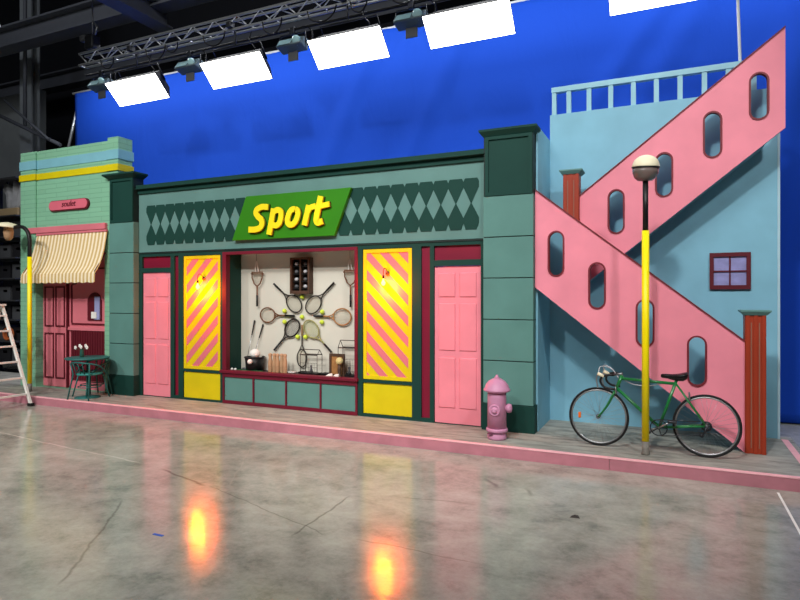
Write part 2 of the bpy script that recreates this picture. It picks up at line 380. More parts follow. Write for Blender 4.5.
# pilasters
def pilaster(x0, x1, y0, capw, side):
    p = MB().box(x0 + .004, x1 - .004, y0 + .012, 7.64, G, 3.9).build('pilaster', 'groove', sf)
    bx0 = x0 - .02
    MB().box(bx0, x1 + .02, y0 - .015, 7.63, G, .478).build('plinth', 'bottle', p, bevel=.004)
    for a, b_ in ((.482, 1.022), (1.034, 1.55), (1.562, 2.08), (2.092, 2.605), (2.617, 3.138)):
        MB().box(x0, x1, y0, 7.635, a, b_).build('block', 'sage', p, bevel=.004)
    c = MB().plate(rect(x0 + .025, x1 - .01, 3.14, 3.90), [rect(x0 + .07, x1 - .06, 3.19, 3.86)], y0 - .012, y0 + .02)
    c.box(x0 + .025, x1 - .01, y0 + .008, 7.635, 3.14, 3.90)
    c.build('capital', 'bottle', p)
    k = MB(); e = capw
    k.hexa([(x0, y0, 3.90), (x1, y0, 3.90), (x1, 7.64, 3.90), (x0, 7.64, 3.90)], [(x0 - e, y0 - e, 3.965), (x1 + e, y0 - e, 3.965), (x1 + e, 7.66, 3.965), (x0 - e, 7.66, 3.965)])
    k.box(x0 - e, x1 + e, y0 - e, 7.66, 3.965, 3.992)
    k.build('cap', 'bottle', p)
pilaster(-2.21, -1.566, 7.44, .05, 'r'); pilaster(-9.02, -8.43, 7.42, .085, 'l')
# doors, transoms, sidelights
def door(x0, x1):
    d = MB().box(x0 + .004, x1 - .004, 7.56, 7.60, .145, 2.258).build('door', 'pink', sf)
    w = (x1 - x0); a0, a1 = x0 + .09 * w, x0 + .46 * w; b0, b1 = x0 + .54 * w, x0 + .91 * w
    for z0, z1 in ((1.84, 2.17), (1.12, 1.76), (.35, 1.03)):
        for q0, q1 in ((a0, a1), (b0, b1)):
            MB().hexa([(q0, 7.56, z0), (q1, 7.56, z0), (q1, 7.56, z1), (q0, 7.56, z1)], [(q0 + .012, 7.545, z0 + .012), (q1 - .012, 7.545, z0 + .012), (q1 - .012, 7.545, z1 - .012), (q0 + .012, 7.545, z1 - .012)]).build('door_panel', 'pink', d)
door(-2.93, -2.272); door(-8.35, -7.698)
for x0, x1 in ((-2.93, -2.272), (-8.35, -7.698)): MB().box(x0, x1, 7.57, 7.60, 2.34, 2.536).build('transom', 'burgundy', sf)
for x0, x1 in ((-3.118, -2.99), (-7.612, -7.52)): MB().box(x0, x1, 7.565, 7.60, .19, 2.536).build('sidelight', 'burgundy', sf)
# striped panels
def clip(poly, nx, nz, c):                                           # keep nx*x+nz*z <= c
    out = []
    for i in range(len(poly)):
        a, b_ = poly[i], poly[(i + 1) % len(poly)]
        da, db = nx * a[0] + nz * a[1] - c, nx * b_[0] + nz * b_[1] - c
        if da <= 0: out.append(a)
        if da * db < 0:
            t = da / (da - db); out.append((a[0] + (b_[0] - a[0]) * t, a[1] + (b_[1] - a[1]) * t))
    return out
def striped(x0, x1, z0, z1, sgn, phase):
    p = MB(); p.box(x0, x1, 7.56, 7.60, z0, z1)
    p.build('striped_panel', 'yellow', sf)
    q = sf.children[-1]
    q = [c for c in sf.children if c.name.startswith('striped_panel')][-1]
    fx = .055
    MB().plate(rect(x0 + .004, x1 - .004, z0 + .004, z1 - .004), [rect(x0 + fx, x1 - fx, z0 + fx, z1 - fx)], 7.545, 7.56).build('frame', 'yellow', q)
    per, wd = .292, .142
    base = rect(x0 + fx, x1 - fx, z0 + fx, z1 - fx); st = MB(); sl = 1.02
    for k in range(-4, 12):
        # band: c0 <= z + sgn*sl*(x-x0) <= c1
        c0 = z0 + per * k + phase; c1 = c0 + wd
        pl = clip(base, sgn * sl, 1, c1 + sgn * sl * x0)
        if len(pl) > 2: pl = clip(pl, -sgn * sl, -1, -(c0 + sgn * sl * x0))
        if len(pl) > 2: st.prism(pl, 7.557, 7.5605)
    st.build('diagonal_stripes', 'stripe_pink', q)
striped(-4.022, -3.258, .668, 2.525, 1, .02); striped(-7.412, -6.628, .648, 2.525, -1, .03)
for x0, x1, z0, z1 in ((-4.022, -3.258, .18, .62), (-7.412, -6.628, .168, .60)): MB().box(x0, x1, 7.555, 7.60, z0, z1).build('lower_panel', 'yellow', sf, bevel=.003)
# display window
wf = MB().plate(rect(-6.56, -4.105, .60, 2.565), [rect(-6.485, -4.145, .665, 2.52)], 7.51, 7.60).build('window_frame', 'wine', sf)
sx = MB().box(-6.60, -4.09, 7.485, 7.60, .628, .672).build('window_sill', 'wine', sf, bevel=.005)
bk = MB().plate(rect(-6.56, -4.105, .138, .628), [rect(-6.53, -5.965, .19, .565), rect(-5.94, -5.35, .19, .565), rect(-5.325, -4.735, .19, .565), rect(-4.71, -4.135, .19, .565)], 7.515, 7.56).build('bulkhead_frame', 'wine', sf)
for a, b_ in ((-6.53, -5.965), (-5.94, -5.35), (-5.325, -4.735), (-4.71, -4.135)): MB().box(a, b_, 7.535, 7.56, .19, .565).build('bulkhead_panel', 'sage', bk)
MB().box(-6.52, -4.10, 7.885, 7.91, .60, 2.62).build('display_back', 'white_wall', sf)
MB().box(-6.53, -6.487, 7.60, 7.89, .60, 2.62).build('display_side', 'bottle', sf)
MB().box(-4.143, -4.10, 7.60, 7.89, .60, 2.62).build('display_side', 'bottle', sf)
MB().box(-6.53, -4.10, 7.60, 7.89, .63, .655).build('display_floor', 'black', sf)
MB().box(-6.53, -4.10, 7.60, 7.89, 2.555, 2.60).build('display_ceiling', 'white_wall', sf)

# shop sign
sg = thing('shop_sign', 'green slanted sign board with raised yellow lettering reading Sport', 'sign', (-5.25, 7.50, 3.06))
par = [(-6.315, 2.735), (-4.45, 2.735), (-4.17, 3.412), (-6.045, 3.412)]
MB().prism(par, 7.455, 7.515).build('sign_board', 'sign_green', sg, bevel=.003)
def stroke(mb, pts, w, y0, y1, ext=0.0):
    pts = [Vector((p[0], 0, p[1])) for p in pts]; L_, R_ = [], []
    for i, p in enumerate(pts):
        a = pts[max(i - 1, 0)]; b_ = pts[min(i + 1, len(pts) - 1)]; d = (b_ - a).normalized(); nn = Vector((-d.z, 0, d.x))
        ww = w if not isinstance(w, (list, tuple)) else w[0] + (w[1] - w[0]) * i / (len(pts) - 1)
        L_.append(p + nn * ww / 2); R_.append(p - nn * ww / 2)
    if math.hypot(pts[0].x - pts[-1].x, pts[0].z - pts[-1].z) < .02: ext = 0.0
    for Q in (L_, R_):
        Q[0] = Q[0] - (pts[1] - pts[0]).normalized() * ext; Q[-1] = Q[-1] + (pts[-1] - pts[-2]).normalized() * ext
    n = len(pts)
    vs = []
    for yy in (y0, y1):
        for q in L_: vs.append((q.x, yy, q.z))
        for q in R_: vs.append((q.x, yy, q.z))
    fs = []
    for i in range(n - 1):
        fs.append((i, i + 1, n + i + 1, n + i)); fs.append((2 * n + i, 3 * n + i, 3 * n + i + 1, 2 * n + i + 1))
        fs.append((i, 2 * n + i, 2 * n + i + 1, i + 1)); fs.append((n + i, n + i + 1, 3 * n + i + 1, 3 * n + i))
    fs.append((0, n, 3 * n, 2 * n)); fs.append((n - 1, 3 * n - 1, 4 * n - 1, 2 * n - 1))
    mb.add(vs, fs)
def letter_sets():
    sp = lambda pts: [(v.x, v.y) for v in crom([(a, b_, 0) for a, b_ in pts], 7)]
    W = .09
    return [
        ('letter', [(sp([(-5.615, 3.215), (-5.70, 3.222), (-5.79, 3.19), (-5.815, 3.135), (-5.775, 3.075), (-5.72, 3.03), (-5.70, 2.965), (-5.74, 2.905), (-5.83, 2.882), (-5.925, 2.885)]), W)]),
        ('letter', [([(-5.49, 3.155), (-5.565, 2.82)], W), (sp([(-5.475, 3.135), (-5.41, 3.16), (-5.355, 3.125), (-5.35, 3.05), (-5.375, 2.97), (-5.43, 2.925), (-5.50, 2.935)]), W * .95)]),
        ('letter', [(sp([(-5.09, 3.15), (-5.15, 3.148), (-5.205, 3.09), (-5.235, 2.99), (-5.205, 2.93), (-5.145, 2.925), (-5.085, 2.975), (-5.045, 3.07), (-5.06, 3.13), (-5.092, 3.15)]), W * .95)]),
        ('letter', [([(-4.86, 3.165), (-4.925, 2.93)], W), (sp([(-4.875, 3.09), (-4.83, 3.15), (-4.765, 3.17)]), W * .9)]),
        ('letter', [(sp([(-4.655, 3.285), (-4.715, 3.05), (-4.725, 2.96), (-4.695, 2.928), (-4.65, 2.94)]), W), ([(-4.69, 3.165), (-4.535, 3.185)], W * .85)])]
for nm, strokes in letter_sets():
    e = MB()
    for k_, (pts, w) in enumerate(strokes): stroke(e, pts, w, 7.405 - .0012 * k_, 7.432, .03)
    lt = e.build(nm, 'letter_yellow', sg, merge=False)
    e = MB()
    for pts, w in strokes: stroke(e, [(a + .005, b_ - .006) for a, b_ in pts], w + .01, 7.434, 7.455, .034)
    e.build('letter_backing', 'letter_edge', lt, merge=False)

# wall lamps
def wall_lamp(x, z, label):
    r = thing('wall_lamp', label, 'lamp', (x, 7.545, z))
    MB().lathe([(0, 0), (.03, 0), (.034, .008), (.02, .016)], (0, 0, .10), (0, -1, 0), 16).build('wall_plate', 'wood_dark', r, local=True)
    arm = crom([(0, -.012, .10), (0, -.06, .16), (0, -.115, .165), (0, -.14, .12), (0, -.14, .05)], 5)
    MB().tube(arm, .006, 8).build('arm', 'wood_dark', r, local=True)
    MB().lathe([(.0, .05), (.016, .048), (.018, .012), (.012, 0)], (0, -.14, .02), n=14).build('socket', 'black', r, local=True)
    MB().lathe([(0, -.075), (.016, -.07), (.029, -.05), (.03, -.03), (.016, -.004), (.011, .02)], (0, -.14, 0), n=18).build('bulb', 'bulb', r, local=True)
    li = bpy.data.lights.new('bulb_light', 'POINT'); li.energy = 50; li.color = (1.0, .15, .0); li.shadow_soft_size = .035
    lo = bpy.data.objects.new('bulb_light', li); C.objects.link(lo); lo.parent = r; lo.location = (0, -.14, -.105)
wall_lamp(-6.975, 2.045, 'lit bulb wall lamp on the left striped panel near the cafe')
wall_lamp(-3.63, 2.075, 'lit bulb wall lamp on the right striped panel near the hydrant')

# ------------------------------------------------------------------ window goods
BY = 7.885                                                           # back wall face
def racket(name, label, hx, hz, ang, a=.155, b=.118, length=.66, hoop='racket_dark', grip='black', strings='string_pale', hr=.011, depth=.035, kind='tennis'):
    r = thing(name, label, 'racket', (hx, BY - depth, hz), (0, 0, 0), 'rackets fanned out on the window wall')
    r.rotation_euler = (0, -ang, 0)                                   # local +x runs from head to grip
    e = [(a * math.cos(t) * (1 if math.cos(t) < 0 else 1.04), 0, b * math.sin(t)) for t in [2 * PI * i / 40 for i in range(40)]]
    f = MB().tube(e, hr, 8, True)
    gl = length - a - .17
    for s in (-1, 1): f.tube(crom([(a * .80, 0, s * b * .62), (a * 1.15, 0, s * .03), (a * 1.5, 0, s * .010)], 4), hr * .85, 8)
    f.tube([(a * 1.45, 0, 0), (gl, 0, 0)], hr * 1.25, 8)
    f.build('frame', hoop, r, local=True)
    st = MB(); 
    n = 13
    for i in range(1, n):
        x = -a + 2 * a * i / n; hgt = b * math.sqrt(max(0, 1 - (x / a) ** 2)); st.tube([(x, 0, -hgt), (x, 0, hgt)], .0017, 4)
    n = 11
    for i in range(1, n):
        z = -b + 2 * b * i / n; w = a * math.sqrt(max(0, 1 - (z / b) ** 2)); st.tube([(-w, 0, z), (w, 0, z)], .0017, 4)
    st.build('string_bed', strings, r, local=True)
    MB().tube([(gl - .005, 0, 0), (gl + .165, 0, 0), (gl + .17, 0, 0)], [.016, .017, .019], 8).build('grip', grip, r, local=True)
    return r
def toward(hx, hz, bx, bz): return math.atan2(bz - hz, bx - hx)
RK = [('tennis_racket', 'dark tennis racket at upper left of the star, grip pointing up', -5.415, 1.735, -5.80, 2.05, {}),
      ('tennis_racket', 'dark tennis racket at upper right of the star, grip pointing up', -5.06, 1.72, -4.70, 2.05, {}),
      ('tennis_racket', 'brown tennis racket lying level at left of the star', -5.93, 1.55, -5.47, 1.545, dict(hoop='racket_brown', a=.14)),
      ('tennis_racket', 'wooden tennis racket lying level at right of the star', -4.54, 1.54, -5.05, 1.548, dict(hoop='wood_mid', a=.15, b=.125)),
      ('tennis_racket', 'dark strung tennis racket at lower left of the star, grip pointing down', -5.45, 1.355, -5.79, 1.0, dict(strings='string_dark', hr=.013)),
      ('tennis_racket', 'pale lime tennis racket at lower right of the star, black grip', -5.10, 1.345, -4.745, 1.01, dict(hoop='racket_lime', strings='string_green')),
      ('tennis_racket', 'slim racket hanging head down at the bottom of the star', -5.27, .88, -5.265, 1.38, dict(a=.135, b=.088, hr=.009, grip='wood_pale'))]
for nm, lb, hx, hz, bx, bz, kw in RK: racket(nm, lb, hx, hz, toward(hx, hz, bx, bz), **kw)
def pressed_racket(x, z, label):
    r = thing('hanging_racket', label, 'racket', (x, BY - .05, z), group='rackets hung from the window ceiling')
    outline = [(-.105, 0, .115), (.105, 0, .115), (.10, 0, .02), (.06, 0, -.07), (0, 0, -.115), (-.06, 0, -.07), (-.10, 0, .02)]
    f = MB().tube(outline, .011, 8, True); f.tube([(0, 0, -.11), (0, 0, -.27)], .012, 8); f.tube([(-.125, 0, .09), (.125, 0, .09)], .010, 6); f.build('frame', 'racket_brown', r, local=True)
    st = MB()
    for i in range(-4, 5): st.tube([(i * .022, 0, .112), (i * .022, 0, -.10 + abs(i) * .026)], .0017, 4)
    for k in range(8): zz = .10 - k * .025; w = .10 if zz > .02 else max(.01, .10 + (zz - .02) * .72); st.tube([(-w, 0, zz), (w, 0, zz)], .0017, 4)
    st.build('string_bed', 'string_pale', r, local=True)
    MB().tube([(0, 0, -.26), (0, 0, -.44)], .016, 8).build('grip', 'black', r, local=True)
    MB().tube(crom([(-.03, 0, .11), (-.035, 0, .2), (-.01, 0, .29), (.01, 0, .20), (.03, 0, .11)], 5), .008, 6).build('ribbon', 'white', r, local=True)
    MB().tube([(-.01, 0, .29), (-.01, 0, 2.55 - z)], .003, 5).build('cord', 'wire', r, local=True)
pressed_racket(-6.125, 2.13, 'small racket hung by a white ribbon at the window left corner')
pressed_racket(-4.39, 2.13, 'small racket hung by a white ribbon at the window right corner')
for x, z, lb in ((-5.265, 1.845, 'lime tennis ball just below the dark crate'), (-5.27, 1.53, 'lime tennis ball at the centre of the racket star'),
                 (-5.60, 1.62, 'upper lime ball left of the star centre'), (-5.60, 1.447, 'lower lime ball left of the star centre'),
                 (-4.90, 1.612, 'upper lime ball right of the star centre'), (-4.905, 1.455, 'lower lime ball right of the star centre'),
                 (-5.352, 1.215, 'left one of two lime balls above the slim hanging racket'), (-5.205, 1.218, 'right one of two lime balls above the slim hanging racket')):
    tag(MB().ball((0, 0, 0), .036).build('tennis_ball', 'ball_lime'), lb, 'ball', 'tennis balls on the window wall').location = (x, BY - .034, z)
# crate of shoes high on the wall
cr = thing('wooden_crate', 'dark wooden crate mounted at the top of the window wall', 'crate', (-5.26, BY, 2.19))
for a in ((-.18, -.15, -.30, .27), (.15, .18, -.30, .27)): MB().box(a[0], a[1], -.12, -.002, a[2], a[3]).build('side_panel', 'wood_dark', cr, local=True, bevel=.004)
for z0, z1 in ((-.30, -.25), (.24, .27)): MB().box(-.15, .15, -.12, -.002, z0, z1).build('end_panel', 'wood_dark', cr, local=True, bevel=.004)
MB().box(-.15, .15, -.02, -.002, -.25, .24).build('back_panel', 'black', cr, local=True)
MB().box(-.012, .012, -.10, -.02, -.25, .24).build('divider', 'wood_dark', cr, local=True)
k = 0
for i, zz in enumerate((-.18, -.07, .05, .17)):
    for sx_ in (-1, 1):
        o = MB().ball((0, 0, 0), .034, (1, .6, .8)).build('pale_weight', 'plastic_sheet' if (i + (sx_ > 0)) % 2 else 'crate_grey')
        tag(o, ('pale' if (i + (sx_ > 0)) % 2 else 'grey') + ' object in the crate, %s row, %s side' % (('bottom', 'second lowest', 'second highest', 'top')[i], 'left' if sx_ < 0 else 'right'), 'ball', 'small things packed in the crate')
        o.location = (-5.26 + sx_ * .082, BY - .075, 2.19 + zz)
        MB().box(-.06, .06, -.012, .045, -.045, -.03).build('black_rest', 'black', o, local=True)
DZ = .655
def lattice_bin():
    b = thing('wire_bin', 'black wire bin standing at the left of the window', 'bin', (-6.10, 7.74, DZ))
    MB().lathe([(0, 0), (.13, 0), (.13, .01)], n=20).build('base', 'black', b, local=True)
    w = MB(); w.lathe([(.13, .0), (.155, .22), (.15, .22), (.125, .01)], n=20); w.build('basket', 'black', b, local=True)
    MB().tube([(.158 * math.cos(t), .09 * 0 + .158 * math.sin(t), .222) for t in [2 * PI * i / 28 for i in range(28)]], .009, 6, True).build('rim', 'crate_black', b, local=True)
lattice_bin()
tag(MB().ball((0, 0, 0), .088, (1, .9, .85)).build('white_ball', 'white'), 'big white ball resting on the black wire bin', 'ball').location = (-6.06, 7.70, DZ + .285)
tag(MB().ball((0, 0, 0), .04).build('small_white_ball', 'white'), 'small white ball hanging on the front of the wire bin', 'ball').location = (-6.06, 7.545 + .03, DZ + .165)
for (x0, x1, z1, lb) in ((-6.335, -6.20, 1.46, 'left golf club leaning in the window corner'), (-6.24, -6.03, 1.40, 'right golf club leaning behind the wire bin')):
    r = thing('golf_club', lb, 'golf club', (x0, 7.80, DZ), group='golf clubs leaning in the window')
    dx, dz = x1 - x0, z1 - DZ
    MB().tube([(0, 0, .02), (dx * .72, .05, dz * .72)], .005, 6).build('shaft', 'steel', r, local=True)
    MB().tube([(dx * .70, .048, dz * .70), (dx, .066, dz)], [.009, .013], 8).build('grip', 'black', r, local=True)
    MB().box(-.05, .02, -.02, .012, 0, .035).build('club_head', 'steel', r, local=True, bevel=.008)
tag(box(-6.36, -5.86, 7.60, 7.66, DZ, DZ + .02).build('grass_mat', 'grass'), 'strip of green turf along the window front edge', 'mat')
for x, lb in ((-6.46, 'left white golf ball by the window corner'), (-6.39, 'right white golf ball by the window corner')):
    tag(MB().ball((0, 0, 0), .022).build('golf_ball', 'white'), lb, 'ball', 'golf balls on the display floor').location = (x, 7.625, DZ + .022)
pin_prof = [(.0, 0), (.030, 0), (.032, .02), (.0345, .09), (.033, .17), (.026, .225), (.023, .245), (.030, .275), (.029, .29), (.018, .304), (0, .308)]
for x, y, lb in ((-5.725, 7.65, 'leftmost of the five pale wooden skittles'), (-5.655, 7.66, 'second from left of the five wooden skittles'), (-5.585, 7.65, 'middle of the five pale wooden skittles'),
                 (-5.515, 7.66, 'second from right of the five wooden skittles'), (-5.445, 7.65, 'rightmost of the five pale wooden skittles')):
    tag(MB().lathe(pin_prof, n=20).build('wooden_skittle', 'wood_pale'), lb, 'skittle', 'wooden skittles in the window').location = (x, y, DZ)
bw = tag(MB().lathe([(.0, .0), (.05, .0), (.07, .02), (.075, .03), (.0, .025)], n=20).build('white_dish', 'white'), 'small white dish beside the wooden skittles', 'dish'); bw.location = (-5.36, 7.72, DZ)
def lantern(x, y, w, d, h, label):
    r = thing('wire_lantern', label, 'lantern', (x, y, DZ), group='wire lanterns in the window')
    MB().box(-w / 2, w / 2, -d / 2, d / 2, 0, .035).build('base', 'black', r, local=True)
    f = MB(); he = h * .8
    for sx_ in (-1, 1):
        for sy in (-1, 1): f.tube([(sx_ * w / 2, sy * d / 2, .03), (sx_ * w / 2, sy * d / 2, he)], .006, 6)
        f.tube([(sx_ * w / 2, -d / 2, he), (sx_ * w / 2, 0, h)], .005, 6); f.tube([(sx_ * w / 2, d / 2, he), (sx_ * w / 2, 0, h)], .005, 6)
    for sy in (-1, 1): f.tube([(-w / 2, sy * d / 2, he), (w / 2, sy * d / 2, he)], .008, 6)
    f.tube([(-w / 2, 0, h), (w / 2, 0, h)], .006, 6)
    f.build('frame', 'wire', r, local=True)
    g = MB()
    for i in range(1, 6): g.tube([(-w / 2 + w * i / 6, -d / 2, .03), (-w / 2 + w * i / 6, -d / 2, he * .62)], .0022, 4)
    for i in range(1, 4): g.tube([(-w / 2, -d / 2, he * .2 * i), (w / 2, -d / 2, he * .2 * i)], .0022, 4)
    g.build('mesh_panel', 'wire', r, local=True)
    MB().lathe([(.0, .04), (.03, .04), (.022, .07), (.012, .10), (.018, .14), (.0, .15)], n=12).build('candle_holder', 'crate_grey', r, local=True)
lantern(-5.0, 7.70, .30, .14, .385, 'smaller wire lantern beside the slim hanging racket')
lantern(-4.37, 7.76, .30, .14, .54, 'taller wire lantern in the window right corner')
pf = thing('framed_board', 'small dark framed board leaning at the window right side', 'frame', (-4.54, 7.68, DZ))
MB().plate(rect(-.13, .13, 0, .34), [rect(-.095, .095, .035, .305)], 0, .03).build('frame', 'wood_dark', pf, local=True)
MB().box(-.095, .095, .012, .028, .035, .305).build('board', 'wood_mid', pf, local=True)
tg = thing('cream_globe', 'cream globe on a dark stand before the framed board', 'globe', (-4.46, 7.625, DZ))
MB().ball((0, 0, .24), .056).build('globe', 'parchment', tg, local=True)
MB().lathe([(0, 0), (.045, 0), (.04, .02), (.025, .06), (.03, .12), (.02, .19), (0, .19)], n=14).build('stand', 'wood_dark', tg, local=True)
for x, rz, lb in ((-4.62, .3, 'left white sports shoe on the window edge'), (-4.50, -.2, 'right white sports shoe on the window edge')):
    s_ = thing('white_shoe', lb, 'shoe', (x, 7.615 - .02, DZ + .001), (0, 0, rz), 'pair of white shoes in the window')
    MB().box(-.055, .055, -.022, .022, 0, .014).build('sole', 'wood_pale', s_, local=True, bevel=.006)
    MB().add(*((lambda pts: (pts, [(0, 1, 2, 3), (4, 7, 6, 5), (0, 4, 5, 1), (1, 5, 6, 2), (2, 6, 7, 3), (3, 7, 4, 0)]))([(-.054, -.021, .014), (.054, -.021, .014), (.05, -.014, .055), (-.01, -.014, .045), (-.054, .021, .014), (.054, .021, .014), (.05, .014, .055), (-.01, .014, .045)]))).build('upper', 'white', s_, local=True, bevel=.006)
for x, w, lb in ((-5.18, .10, 'flat black tray under the slim hanging racket'), (-4.80, .06, 'flat black tray between lantern and framed board')):
    tag(box(-w, w, -.06, .06, 0, .03).build('black_tray', 'black', bevel=.006), lb, 'tray').location = (x, 7.83 - .02, DZ)

# ------------------------------------------------------------------ mint cafe front
cf = thing('cafe_building', 'mint brick cafe front with pink recessed doorway at far left', 'cafe front', (-10.2, 7.5, G))
YC = 7.45
MB().plate(rect(-11.35, -9.045, G, 4.61), [rect(-11.06, -9.17, .136, 3.06)], YC, YC + .14).build('wall', 'mint_brick', cf)
MB().box(-11.05, -8.83, YC + .02, YC + .27, 4.0, 4.61).build('upper_wall', 'mint_brick', cf)
MB().box(-11.44, -11.0, YC - .03, YC + .27, G, 4.61).build('corner_pier', 'mint_brick', cf)
MB().box(-9.08, -8.82, YC - .012, YC + .29, 3.992, 4.66).build('corner_block', 'mint_brick', cf)
def band(z0, z1, o):
    return MB().box(-11.02, -9.06, YC - .01 - o, YC + .01, z0, z1).box(-11.46, -10.98, YC - .045 - o, YC + .285, z0, z1).box(-9.10, -8.80, YC - .03 - o, YC + .31, z0, z1)
band(4.268, 4.437, .0).build('blue_band', 'band_blue', cf, bevel=.004)
band(4.062, 4.181, .006).build('yellow_band', 'yellow', cf, bevel=.004)
MB().box(-11.24, -9.10, YC - .06, YC + .01, 3.045, 3.155).build('lintel', 'cafe_pink', cf, bevel=.006)
YR = 7.60
MB().box(-11.3, -9.05, YR, YR + .04, G, 3.3).build('back_wall', 'cafe_pink', cf)
cd = MB().box(-11.04, -10.32, YR - .025, YR, G + .01, 3.0).build('door', 'cafe_pink', cf)
def outline(x0, x1, z0, z1, w=.024, y=YR - .04):
    return MB().plate(rect(x0, x1, z0, z1), [rect(x0 + w, x1 - w, z0 + w, z1 - w)], y, y + .015)
for x0, x1 in ((-10.95, -10.69), (-10.64, -10.38)):
    for z0, z1 in ((.30, 1.16), (1.28, 2.04), (2.12, 2.8)): outline(x0, x1, z0, z1).build('panel_moulding', 'burgundy_dark', cd)
MB().box(-11.06, -11.035, YR - .05, YR, G, 3.0).box(-10.32, -10.295, YR - .05, YR, G, 3.0).build('door_trim', 'burgundy_dark', cf)
sp_ = [(v.x, v.y) for v in crom([(-10.22, 1.36, 0), (-10.22, 1.9, 0), (-10.22, 2.06, 0), (-10.12, 2.09, 0), (-10.06, 2.17, 0), (-9.96, 2.2, 0), (-9.89, 2.3, 0), (-9.7, 2.36, 0), (-9.25, 2.36, 0)], 5)]
t_ = MB(); stroke(t_, sp_, .028, YR - .015, YR); stroke(t_, [(-10.22, 1.34), (-9.19, 1.34)], .028, YR - .016, YR); t_.build('scroll_moulding', 'burgundy_dark', cf, merge=False)
aw = [(-9.42, 1.41)] + [p for p in slot(-9.60, 1.2, 1.92, .18) if p[1] >= 1.72] + [(-9.78, 1.41)]
ar = MB().prism(aw, YR - .02, YR).build('arched_window', 'burgundy_dark', cf)
MB().box(-9.58, -9.45, YR - .032, YR - .018, 1.43, 1.85).build('curtain', 'lilac', ar)
MB().box(-9.65, -9.52, YR - .045, YR - .03, 1.45, 1.57).build('notice', 'white', ar)
MB().box(-10.29, -9.175, YR - .04, YR, 1.22, 1.28).build('dado_rail', 'cafe_pink', cf, bevel=.005)
wb = MB().box(-10.22, -9.175, YR - .02, YR, .3, 1.22)
for i in range(16): wb.box(-10.22 + i * .0653 + .007, -10.22 + (i + 1) * .0653 - .007, YR - .028, YR - .018, .3, 1.218)
wb.build('dado_boarding', 'burgundy_dark', cf)
# cafe sign
cs = thing('cafe_sign', 'small pink plaque with rounded ends on the mint wall', 'sign', (-10.08, YC - .01, 3.53))
def stad(x0, x1, z0, z1, n=10):
    r = (z1 - z0) / 2; zc = (z0 + z1) / 2
    return [(x1 - r + r * math.sin(PI * i / n), zc - r * math.cos(PI * i / n)) for i in range(n + 1)] + [(x0 + r - r * math.sin(PI * i / n), zc + r * math.cos(PI * i / n)) for i in range(n + 1)]
MB().prism(stad(-10.615, -9.54, 3.435, 3.632), YC - .035, YC).build('edge', 'burgundy_dark', cs)
MB().prism(stad(-10.60, -9.57, 3.455, 3.622), YC - .045, YC - .034).build('face', 'cafe_sign', cs)
def text_mb(body, x, z, size, y0, y1, shear=.3):
    cu = bpy.data.curves.new('tmp', 'FONT'); cu.body = body; cu.size = size; cu.shear = shear; cu.extrude = (y1 - y0) / 2; cu.align_x = 'CENTER'
    m = MB(); m._from_curve(cu, y0, y1); m.v = [(a + x, b_, c + z) for a, b_, c in m.v]; return m
text_mb('soulet', -10.06, 3.505, .15, YC - .052, YC - .044).build('lettering', 'burgundy_dark', cs)
# awning
an = thing('awning', 'cream and tan striped awning over the cafe doorway', 'awning', (-10.05, 7.4, 2.9))
prof = [(7.41, 3.02), (7.385, 2.86), (7.355, 2.70), (7.31, 2.54), (7.25, 2.39), (7.165, 2.262)]
def flare(z): return .085 * (3.02 - z) / .76
def strip(profile, x0, x1, th=.008, nx=40, wave=0.0):
    m = MB(); k_ = len(profile); vs = []
    for i in range(nx + 1):
        for j, (y, z) in enumerate(profile):
            x = x0 - flare(z) + (x1 - x0 + flare(z)) * i / nx
            vs.append((x, y, z - (wave * abs(math.sin(i * PI / 4)) if j == k_ - 1 else 0)))
    n0 = len(vs); vs += [(a, b_ + .006, c - th) for a, b_, c in vs]
    fs = []
    for i in range(nx):
        for j in range(k_ - 1):
            a = i * k_ + j; b_ = (i + 1) * k_ + j; fs.append((a, b_, b_ + 1, a + 1)); fs.append((n0 + a, n0 + a + 1, n0 + b_ + 1, n0 + b_))
    for i in range(nx):
        for j in (0, k_ - 1):
            a = i * k_ + j; b_ = (i + 1) * k_ + j; fs.append((a, b_, n0 + b_, n0 + a))
    for i in (0, nx):
        for j in range(k_ - 1): a = i * k_ + j; fs.append((a, a + 1, n0 + a + 1, n0 + a))
    return m.add(vs, fs)
AX0, AX1 = -10.94, -9.06
strip(prof, AX0, AX1).build('canopy', 'awning', an)
strip([(7.163, 2.262), (7.158, 2.18), (7.158, 2.11)], AX0, AX1, wave=.018).build('valance', 'awning', an)
for x in (AX0 - .04, AX1 - .03):
    MB().tube([(x, 7.40, 2.62), (x, 7.18, 2.28)], .012, 8).build('side_arm', 'burgundy_dark', an)
MB().tube([(AX0 - .08, 7.175, 2.25), (AX1, 7.175, 2.25)], .012, 8).build('front_bar', 'steel', an)
MB().box(AX0, AX1, 7.39, 7.425, 3.0, 3.035).build('head_rail', 'cafe_pink', an)

